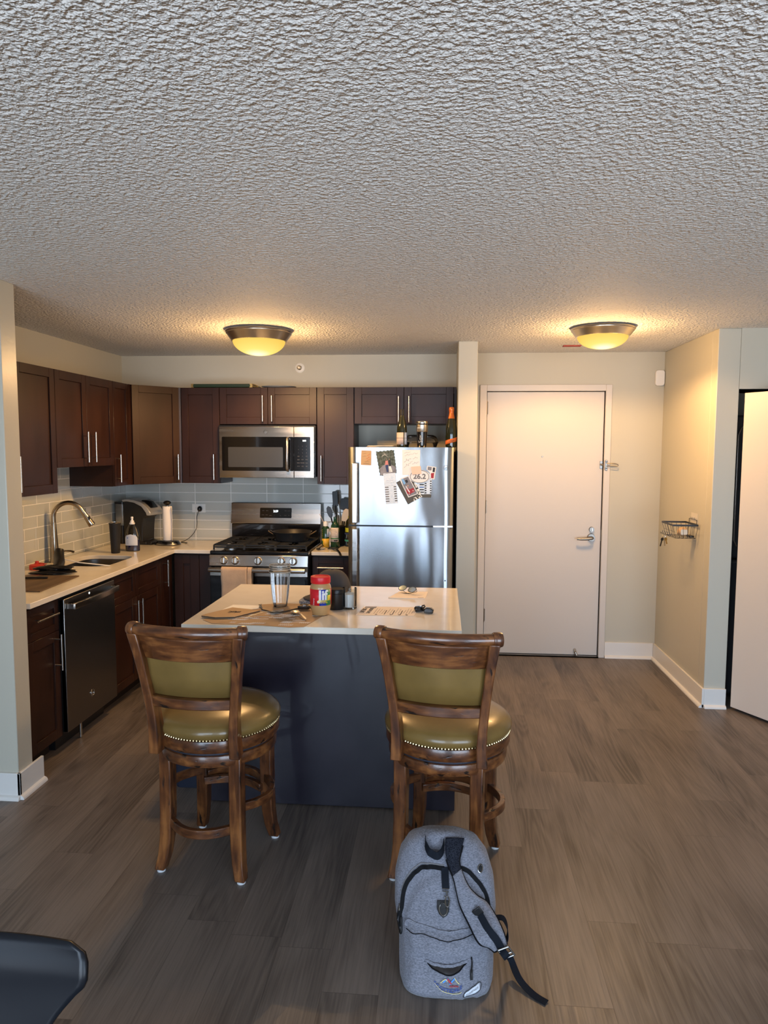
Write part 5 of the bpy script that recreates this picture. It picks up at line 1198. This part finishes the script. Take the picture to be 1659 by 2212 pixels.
tag(MB().prism(rrect(1.690, 1.722, 5.04, 5.12, .008), 'xy', 1.102, 1.114).build('black_box', 'black', None, origin=(1.70, 5.08, 1.102), bev=.002), 'flat black case lying at the wall side of the wire basket', 'case')
t = thing('key_bunch', 'bunch of keys hanging from a front hook of the wire basket', 'keys', (1.545, 5.12, 1.08))
MB().tube([(1.543+.010*math.cos(2*PI*i/20), 5.12, 1.100+.012*math.sin(2*PI*i/20)) for i in range(20)], .0013, 5, True).build('key_ring', 'nickel', t, smooth=True)
for dx, rz, mt, L in ((-.010, .22, 'black', .062), (.004, -.08, 'nickel', .058), (.012, -.25, 'brass', .046)):
    k = MB().prism(rrect(-.010, .010, -.022, 0, .008), 'xz', -.0013, .0013); k.box(-.0045, .0045, -.0011, .0011, -L, -.018)
    k.build('key', mt, t, M=Matrix.Translation((1.543+dx, 5.12+dx*.4, 1.090)) @ Matrix.Rotation(rz, 4, 'Y') @ Matrix.Rotation(.4, 4, 'Z'))

# ================================================================== BAR STOOLS
def arcpts(x0, x1, y, bow, z, n=14):
    return [(x0+(x1-x0)*i/n, y-bow*(1-(2*i/n-1)**2), z) for i in range(n+1)]
def make_stool(label, loc, rz):
    t = thing('bar_stool', label, 'bar stool', loc, 'swivel bar stools at the island', rz, local=True)
    for sx in (-1, 1):
        for sy in (-1, 1):
            rings = []
            for z, o, h in ((.515, .152, .025), (.40, .150, .0255), (.24, .151, .0255), (.14, .154, .0245), (.07, .161, .023), (.010, .174, .021)):
                cx, cy = sx*o, sy*o; rings.append([(cx-h, cy-h, z), (cx+h, cy-h, z), (cx+h, cy+h, z), (cx-h, cy+h, z)])
            L = MB().loops(rings).build('leg', 'wood_v', t, bev=.005, seg=2, local=True)
            MB().cyl((sx*.174, sy*.174, 0.0), (sx*.174, sy*.174, .0095), .017).build('foot_glide', 'glide', L, smooth=True, local=True)
    MB().lathe([(.19, .470), (.222, .470), (.233, .476), (.237, .486), (.238, .505), (.234, .518), (.226, .522), (.19, .522)], seg=72).build('lower_apron', 'wood_r', t, smooth=True, local=True, angle=30)
    MB().lathe([(.10, .5215), (.229, .5215), (.232, .526), (.229, .5305), (.10, .5305)], seg=64).build('swivel_ring', 'swivel', t, smooth=True, local=True)
    MB().lathe([(.10, .5310), (.236, .5310), (.245, .536), (.249, .546), (.249, .574), (.246, .582), (.240, .5845), (.10, .5845)], seg=72).build('upper_apron', 'wood_r', t, smooth=True, local=True, angle=30)
    MB().lathe([(.10, .583), (.240, .5845), (.249, .592), (.255, .604), (.255, .616), (.247, .632), (.225, .647), (.18, .659), (.11, .667), (.04, .670), (.001, .6705)], seg=72).build('seat_cushion', 'olive_leather', t, smooth=True, local=True, angle=80)
    m = MB(); n = 122
    for i in range(n):
        a = 2*PI*i/n; m.ball((.2475*math.cos(a), .2475*math.sin(a), .588), .0054, 4)
    m.build('nailhead_trim', 'nail', t, smooth=True, local=True)
    # stretchers
    m = MB().strip(arcpts(-.135, .135, -.150, .075, .205), (0, 0, 1), .036, .022); m.build('stretcher', 'wood_h', t, bev=.003, local=True)
    for s in (-1, 1):
        p = [(s*(.150+.075*(1-(2*i/14-1)**2)), -.135+.27*i/14, .285) for i in range(15)]
        MB().strip(p, (0, 0, 1), .034, .022).build('stretcher', 'wood_r', t, bev=.003, local=True)
    m = MB().strip([(x, -y, z) for x, y, z in arcpts(-.135, .135, -.150, .085, .262)], (0, 0, 1), .036, .024); m.build('stretcher', 'wood_h', t, bev=.003, local=True)
    m = MB().strip([(x, -y, z) for x, y, z in arcpts(-.135, .135, -.120, .050, .245)], (0, 0, 1), .034, .022); m.build('foot_rail', 'wood_h', t, bev=.003, local=True)
    # back posts
    LY = lambda z: -.222-.035*((z-.53)/.47)**1.0-.03*max(0, (z-.6)/.4)**2
    for s in (-1, 1):
        rings = []
        for z, xc, hw in ((.526, .163, .021), (.60, .160, .0195), (.68, .164, .0175), (.76, .172, .0170), (.85, .183, .0170), (.93, .194, .0180), (1.012, .207, .0195)):
            y = LY(z); d = .028
            if z < .61: d = .031
            rings.append([(s*xc-hw, y-d, z), (s*xc+hw, y-d, z), (s*(xc-.004)+hw*.9, y+d, z), (s*(xc-.004)-hw*.9, y+d, z)])
        MB().loops(rings).build('back_post', 'wood_v', t, bev=.004, seg=2, local=True)
    yT = LY(1.02)
    P = arcpts(-.208, .208, yT+.005, .040, 1.024, 20)
    m = MB().tube(P, .0225, 20); m.build('top_roll', 'wood_h', t, smooth=True, local=True)
    for s in (-1, 1):
        A = Vector(P[0] if s < 0 else P[-1]); B = Vector(P[1] if s < 0 else P[-2]); d = (A-B).normalized()
        MB().tube([A-d*.012, A-d*.008, A+d*.014, A+d*.022, A+d*.026], [.0245, .0275, .0275, .025, .014], 24).build('roll_collar', 'wood_v', t, smooth=True, local=True)
    m = MB(); ys = LY(.95)
    rings = []
    for i in range(21):
        s = i/20; q = 1-(2*s-1)**2
        r = []
        for z, xx, dy in ((.912, .172, 0), (.915, .172, -.004), (1.012, .196, -.004), (1.012, .196, .018), (.912, .172, .018)):
            x = -xx+2*xx*s; r.append((x, LY(z)-.038*q+dy-.004, z))
        rings.append(r)
    m.loops(rings).build('crest_board', 'wood_h', t, bev=.003, local=True, smooth=True)
    m = MB(); m.strip([(x, y-.002, .998) for x, y, z in arcpts(-.19, .19, LY(.998), .041, 0)], (0, 0, 1), .008, .010).build('crest_bead', 'wood_h', t, bev=.002, local=True)
    # leather back panel (bowed) and its rail
    rings = []
    for i in range(21):
        s = i/20; q = 1-(2*s-1)**2; r = []
        for z, xx, dy in ((.762, .157, .004), (.765, .157, -.006), (.84, .166, -.012), (.914, .174, -.006), (.916, .174, .016), (.84, .166, .026), (.762, .157, .018)):
            x = -xx+2*xx*s; r.append((x, LY(z)-.026*q+dy+.008, z))
        rings.append(r)
    MB().loops(rings).build('back_panel', 'olive_leather', t, smooth=True, local=True, angle=80)
    p = arcpts(-.158, .158, LY(.742)+.002, .030, .742)
    MB().strip(p, (0, 0, 1), .040, .044).build('lower_rail', 'wood_h', t, bev=.004, local=True)
    for c in t.children:      # the swivelling back is turned a little on its base
        if c.name.split('.')[0] in ('back_post', 'top_roll', 'roll_collar', 'crest_board', 'crest_bead', 'back_panel', 'lower_rail'): c.rotation_euler = (0, 0, math.radians(4.5))
    return t
s1 = make_stool('olive leather and distressed wood swivel stool standing left of the island panel centre', (-.912, 2.835, 0), math.radians(-9))
s2 = copy_tree(s1); s2.location = (.034, 2.845, 0); s2.rotation_euler = (0, 0, math.radians(-13))
s2['label'] = 'olive leather and distressed wood swivel stool with the grey backpack leaning on its legs'
# torn sticker on one leg of the left stool
for ch in s1.children:
    if ch.name.startswith('leg') : pass
o = MB().prism([(-.011, -.014), (.012, -.010), (.010, .014), (-.008, .012)], 'xz', -.0008, .0008).build('leg_sticker', 'cream_label', s1, M=Matrix.Translation((.170, .1265, .262)), local=True)
# ================================================================== BACKPACK
from mathutils import noise as mnoise
bx, by = .030, 2.100
KT = .69; NV = Vector((0, -.823, .568))
def lerp_table(T, z):
    for i in range(len(T)-1):
        if z <= T[i+1][0]:
            s = (z-T[i][0])/(T[i+1][0]-T[i][0]); s = max(0, min(1, s)); s = s*s*(3-2*s) if i >= len(T)-3 else s
            return T[i][1]+(T[i+1][1]-T[i][1])*s
    return T[-1][1]
WT = [(0, .138), (.02, .150), (.05, .153), (.11, .156), (.18, .170), (.25, .168), (.31, .150), (.345, .124), (.37, .090), (.385, .045)]
DT = [(0, .080), (.02, .090), (.06, .100), (.2, .104), (.30, .092), (.345, .072), (.37, .048), (.385, .022)]
def bulge(x, z):
    r = math.hypot(x/.146, max(0, z-.12)/.178)
    a = max(0, min(1, (1-r)/.10)); a = a*a*(3-2*a)*.014
    if z < .02: a *= z/.02
    q = max(0, min(1, (.128-abs(x))/.02))*max(0, min(1, (.160-z)/.012))*max(0, min(1, (z-.085)/.03)); b = q*(.010+.010*max(0, math.sin((z-.085)/.075*PI)))
    c = max(0, min(1, (.135-abs(x))/.03))*max(0, min(1, (.088-z)/.02))*.008*max(0, min(1, z/.02))
    return a+b+c
def wr(x, z):
    v = Vector((x*11, z*7, 1.7)); w = .010*mnoise.noise(v)+.009*(abs(mnoise.noise(v*1.9+Vector((3, 1, 0))))-.2)+.006*(abs(mnoise.noise(v*3.7))-.2)
    fold = .004*math.exp(-((z-(.055+.5*abs(x-.01)))/.010)**2)*(1 if abs(x) > .05 else .4)
    return w+fold*.8
def F(x, z):
    w_, d = lerp_table(WT, z), lerp_table(DT, z); cx = -.055*max(0, z-.10)
    u = min(.999, abs(x-cx)/w_)
    return KT*z+d*(1-(1-u**2.7)**(1/2.7))-bulge(x, z)+wr(x, z)
def pt(x, z, lift=0):
    return Vector((bx+x, by+F(x, z), z))+NV*lift
t = thing('backpack', 'grey heathered backpack leaning against the right stool legs, one strap hanging loose', 'backpack', (bx, by+.15, 0))
rings = []; NZ = 56; NA = 96
for i in range(NZ+1):
    s = i/NZ; z = .001+.384*(1-(1-s)**1.25) if True else 0
    w_, d = lerp_table(WT, z), lerp_table(DT, z); cx = -.055*max(0, z-.10); ring = []
    for j in range(NA):
        a = 2*PI*j/NA; ca, sa = math.cos(a), math.sin(a)
        x = cx+w_*math.copysign(abs(ca)**(2/2.7), ca); yy = d*math.copysign(abs(sa)**(2/2.7), sa)
        if sa < 0:
            k = min(1, -sa*1.6); y = KT*z+d+yy+(-bulge(x, z)+wr(x, z))*k
        else: y = KT*z+d+yy+.5*wr(x+3, z)*min(1, sa*2)
        ring.append((bx+x, by+y, z))
    rings.append(ring)
body = MB().loops(rings).build('pack_body', 'heather', t, smooth=True, angle=80)
def rib(path, w, th, lift, name, mat, parent=t, n=6, bev=0, narrow=None):
    P2 = spline([(x, z, 0) for x, z in path], n); P = [pt(p.x, p.y, lift) for p in P2]; S = []
    for i in range(len(P)):
        T = (P[min(i+1, len(P)-1)]-P[max(i-1, 0)]).normalized(); S.append(NV.cross(T))
    ww = w if not isinstance(w, (list, tuple)) else [w[0]+(w[1]-w[0])*i/(len(P)-1) for i in range(len(P))]
    return MB().strip(P, S, ww, th).build(name, mat, parent, bev=bev, smooth=True)
def tub(path, r, lift, name, mat, parent=t, n=6):
    return MB().tube([pt(p.x, p.y, lift) for p in spline([(x, z, 0) for x, z in path], n)], r, 8).build(name, mat, parent, smooth=True)
zl = [(-0.008, .300), (-.035, .302), (-.059, .302), (-.087, .294), (-.11, .276), (-.132, .250), (-.143, .222), (-.147, .19), (-.150, .165), (-.150, .130)]
rib(zl, .014, .003, .0015, 'main_zipper', 'piping'); rib([(.020, .303), (.034, .302), (.058, .298), (.077, .289), (.096, .272), (.119, .248), (.133, .22), (.140, .19)], .014, .003, .0015, 'main_zipper', 'piping')
tub([(-.01, .309), (-.06, .311), (-.094, .302), (-.12, .280), (-.140, .252), (-.152, .222)], .0022, .001, 'zipper_seam', 'inkgrey')
tub([(-.156, .184), (-.161, .154), (-.160, .132), (-.150, .114), (-.146, .128), (-.148, .16)], .0035, .006, 'zipper_pull', 'black')
MB().cyl(pt(-.154, .190, .004), pt(-.156, .172, .007), .0035).build('zipper_slider', 'gunmetal', t, smooth=True)
# flap of the front pocket with stitched edge
rib([(-.132, .152), (-.127, .164), (-.117, .167), (-.075, .162), (-.034, .158), (-.003, .156), (.038, .159), (.079, .163), (.11, .165)], .010, .005, .002, 'pocket_flap_edge', 'heather', bev=.002)
tub([(-.130, .147), (-.08, .150), (-.034, .147), (0.0, .143), (.038, .148), (.09, .153)], .0012, .001, 'pocket_seam', 'piping')
# open mouth of the lower pocket
top = [(-.066, .087), (-.032, .0835), (.001, .083), (.038, .086), (.075, .094)]; bot = [(-.066, .087), (-.040, .0755), (-.008, .0675), (.012, .067), (.041, .074), (.075, .094)]
tt = spline([(x, z, 0) for x, z in top], 8); bb = spline([(x, z, 0) for x, z in bot], 8); m = MB()
def mouth(u, v):
    a = tt[min(int(u*(len(tt)-1)), len(tt)-1)]; b = bb[min(int(u*(len(bb)-1)), len(bb)-1)]; p = a.lerp(b, v); return pt(p.x, p.y, .0035)
m.grid(mouth, 30, 5).build('pocket_opening', 'cab_dark', t, smooth=True)
tub(bot, .0020, .004, 'pocket_zipper_edge', 'piping'); rib(top, .008, .004, .0045, 'pocket_lip', 'heather')
tub([(.079, .099), (.081, .084), (.079, .070)], .0022, .006, 'pocket_zipper_pull', 'black'); tub([(.079, .072), (.078, .062), (.079, .050)], .0042, .006, 'pull_grip', 'black')
# webbing tab, snap hook, leather D ring
rib([(-.007, .303), (-.004, .268), (-.003, .256)], .024, .003, .005, 'webbing_tab', 'webbing', bev=.001)
m = MB(); m.tube([pt(-.014, .256, .008), pt(.008, .256, .008), pt(.007, .249, .008), pt(-.012, .249, .008)], .0016, 6, True)
m.tube([pt(-.001, .250, .009), pt(.002, .240, .010)], .0028, 8)
m.tube([pt(.002+.008*math.cos(2*PI*i/16)*.8, .226+.012*math.sin(2*PI*i/16), .010) for i in range(16)], .0020, 6, True)
m.tube([pt(-.008, .238, .010), pt(.000, .236, .011)], .0014, 6)
m.build('snap_hook', 'gunmetal', t, smooth=True)
pd = [(-.031, .228), (.008, .228), (.008, .204), (.002, .194), (-.011, .188), (-.024, .195), (-.031, .208)]
MB().loops([[pt(x, z, .002) for x, z in pd], [pt(x, z, .0065) for x, z in pd]]).build('leather_patch', 'black', t, bev=.0015)
MB().tube([pt(-.011+.013*math.cos(a), .207+.014*math.sin(a), .009) for a in [2*PI*i/20 for i in range(20)]], .0016, 6, True).build('d_ring', 'gunmetal', t, smooth=True)
rib([(-.011, .224), (-.011, .208)], .018, .003, .009, 'leather_loop', 'black', bev=.001)
# grommet for the earphone cable
MB().tube([pt(.112+.008*math.cos(a), .294+.010*math.sin(a), .003) for a in [2*PI*i/20 for i in range(20)]], .0022, 6, True).build('grommet', 'gunmetal', t, smooth=True)
m = MB().loops([[pt(.112+.007*math.cos(a), .294+.009*math.sin(a), l) for a in [2*PI*i/20 for i in range(20)]] for l in (.0, .003)]); m.build('grommet_hole', 'black', t)
# top handle: a webbing loop
P = [(-.073, .372), (-.071, .356), (-.058, .338), (-.035, .330), (-.019, .338), (-.013, .352), (-.011, .368)]
q = spline([(x, z, 0) for x, z in P], 6); pp = []; n = len(q)
for i, p in enumerate(q): pp.append(pt(p.x, p.y, .006+.022*math.sin(PI*i/(n-1))))
MB().strip(pp, (0, .3, 1), .024, .0025).build('top_handle', 'webbing', t, smooth=True)
# shoulder strap coming over the top and hanging to the right
SL = [(-.004, .376), (-.005, .345), (.004, .312), (.024, .280), (.034, .250), (.046, .215), (.072, .175), (.101, .138), (.130, .112), (.150, .103)]
SR = [(.058, .371), (.048, .345), (.040, .318), (.048, .292), (.068, .262), (.096, .237), (.128, .210), (.156, .182), (.178, .148), (.187, .118)]
LF = [.008, .012, .012, .012, .014, .020, .028, .038, .050, .056]
def outp(x, z, lift):
    # strap points may lie outside the silhouette: hang free beside the pack
    xe = min(x, .128); p = pt(xe, z, lift); p.x = bx+x; return p
LS = spline([outp(x, z, l) for (x, z), l in zip(SL, LF)], 6); RS = spline([outp(x, z, l) for (x, z), l in zip(SR, LF)], 6)
k = 14
def strapf(A, B, lo, hi, mat, name, th):
    def f(u, v):
        i = lo+int(round(u*(hi-lo))); a, b = A[i], B[i]; p = a.lerp(b, v); return p+NV*(.006*math.sin(PI*v))
    return MB().grid(f, hi-lo+1, 9).build(name, mat, t, smooth=True, solid=th)
strapf(LS, RS, 0, 17, 'mesh_fabric', 'strap_mesh', .008); strapf(LS, RS, 17, len(LS)-1, 'heather', 'shoulder_strap', .010)
MB().tube(LS[10:], [.0048]*(len(LS)-10), 8).build('strap_piping', 'piping', t, smooth=True); MB().tube(RS[4:], [.0052]*(len(RS)-4), 8).build('strap_piping', 'piping', t, smooth=True)
MB().tube([LS[-1], LS[-1].lerp(RS[-1], .5)+NV*.004, RS[-1]], .0038, 8).build('strap_end_piping', 'piping', t, smooth=True)
def mid(i, l): return LS[i].lerp(RS[i], .52)+NV*l
nS = len(LS)
MB().strip([mid(i, .016) for i in range(nS-18, nS)], Vector((.8, 0, .55)), .024, .0025).build('strap_webbing', 'webbing', t, smooth=True)
b0 = mid(nS-19, .018); MB().strip([b0+Vector((-.010, 0, .012)), b0, b0+Vector((.006, 0, -.008))], Vector((.8, 0, .55)), .030, .006).build('webbing_patch', 'black', t, bev=.002)
e0 = mid(nS-1, .012)
buck = e0+Vector((.006, -.008, -.006))
m = MB()
for s in (0, .020, .032): m.tube([buck+Vector((-.016+.6*s, -.002, .006-.8*s)), buck+Vector((.016+.6*s, .004, .016-.8*s))], .0030, 8)
for s in (-1, 1): m.tube([buck+Vector((s*.016, s*.003, .011+s*.005)), buck+Vector((s*.016+.020, s*.003, -.015+s*.005))], .0032, 8)
m.build('buckle', 'steel_dark', t, smooth=True)
m = MB(); tail = spline([e0+NV*.002, buck+Vector((.012, -.008, -.012)), Vector((.238, 2.235, .050)), Vector((.262, 2.185, .018)), Vector((.300, 2.138, .006)), Vector((.338, 2.108, .004))], 8)
m.strip(tail, [Vector((.8, .35, .4))]*8+[Vector((.75, .6, .1))]*(len(tail)-8), .023, .0022).build('strap_tail', 'webbing', t, smooth=True)
lp = spline([outp(.150, .178, .0), outp(.182, .180, .004), outp(.196, .155, .004), outp(.188, .125, .004), outp(.150, .112, .0)], 6)
MB().strip(lp, (0, 1, .3), .020, .0025).build('side_strap_loop', 'webbing', t, smooth=True)
# second shoulder strap behind
# embroidery
def emb(q, x0, z0, l=.0035): return pt(x0+q.x, z0+q.y*.823, l)+NV*q.z
text('SCOTTSDALE', .0155, None, 'bluethread', t, name='embroidery', ext=.0006, bold=.0002, squeeze=.92, follow=lambda q: emb(Vector((q.x, q.y+9*(q.x)**2-.10*q.x, q.z)), .006, .030))
text('ARIZONA', .0065, None, 'santared', t, name='embroidery', ext=.0006, bold=.0002, follow=lambda q: emb(q, .024, .041))
tub([(-.036, .046), (-.024, .036), (-.008, .028), (.012, .024), (.032, .024), (.047, .028)], .0008, .0035, 'embroidered_arc', 'goldthread')
tub([(-.018, .048), (-.004, .056), (.004, .052)], .0013, .004, 'embroidered_mountain', 'goldthread'); rib([(-.010, .049), (.002, .056), (.008, .058)], .004, .001, .004, 'embroidered_mountain', 'cyanthread')
rib([(.004, .058), (.012, .050), (.016, .047)], .005, .001, .0045, 'embroidered_mountain', 'santared'); rib([(.010, .046), (.022, .055), (.028, .059)], .004, .001, .004, 'embroidered_mountain', 'cyanthread'); tub([(.026, .060), (.032, .052), (.040, .047)], .0013, .004, 'embroidered_mountain', 'goldthread')
lbp = [(.054, .010), (.102, .024), (.100, .049), (.058, .024)]
m = MB(); m.grid(lambda u, v: pt(.056+.048*u, .007+.015*v*1.0+.021*u, .0045), 8, 4); lb = m.build('woven_label', 'patchwhite', t, smooth=True, solid=.0012)
text('XCHENGS', .0085, None, 'inkgrey', lb, ext=.0004, follow=lambda q: pt(.080+q.x, .0245+q.y*.8+q.x*.44, .0062)+NV*q.z)
tub([(.056, .006), (.104, .027), (.104, .043), (.056, .022), (.056, .006)], .0008, .0055, 'label_border', 'ink')

# ================================================================== CHAIR AT THE LOWER LEFT
t = thing('shell_chair', 'dark blue black moulded chair cut off by the lower left corner of the photo', 'chair', (-.86, .98, 0))
def shell(u, v):
    # v: 0 front edge of seat, 1 top of the backrest
    x = (u*2-1)
    if v < .45:
        s = v/.45; y = -.22+.40*s; z = .44-.02*math.sin(s*PI)+.01*(1-s); w_ = .215+.015*s
    else:
        s = (v-.45)/.55; y = .18+.085*math.sin(s*PI/2)+.0*s; z = .44+.328*s**1.1; w_ = .235-.075*math.sin(min(1, s*1.25)*PI)**.8+(.012 if s > .8 else .012*s/.8)
        if s > .86: 
            k = (s-.86)/.14; y += .02*k; 
    if v > .93: w_ -= .040*(1-math.sqrt(max(0, 1-((v-.93)/.07)**2)))
    up = .035*abs(x)**3*(1 if v < .5 else max(0, 1-(v-.5)*3)); fw = -.016*abs(x)**2.4*max(0, (v-.4)/.6)
    return (-.897+x*w_, .965+y+fw, z+up)
MB().grid(shell, 33, 44).build('shell_seat', 'plastic_dark', t, smooth=True, solid=.008, angle=80)
for sx in (-1, 1):
    for sy in (-1, 1): MB().cyl((-.875+sx*.21, .965+sy*.20, 0), (-.875+sx*.12, .965+sy*.11, .425), .011, .016).build('leg', 'wood_v', t, smooth=True)
m = MB().cyl((-.995, .855, .40), (-.755, 1.075, .40), .006).cyl((-.755, .855, .40), (-.995, 1.075, .40), .006); m.build('seat_support', 'black', t, smooth=True)
bpy.context.view_layer.update()
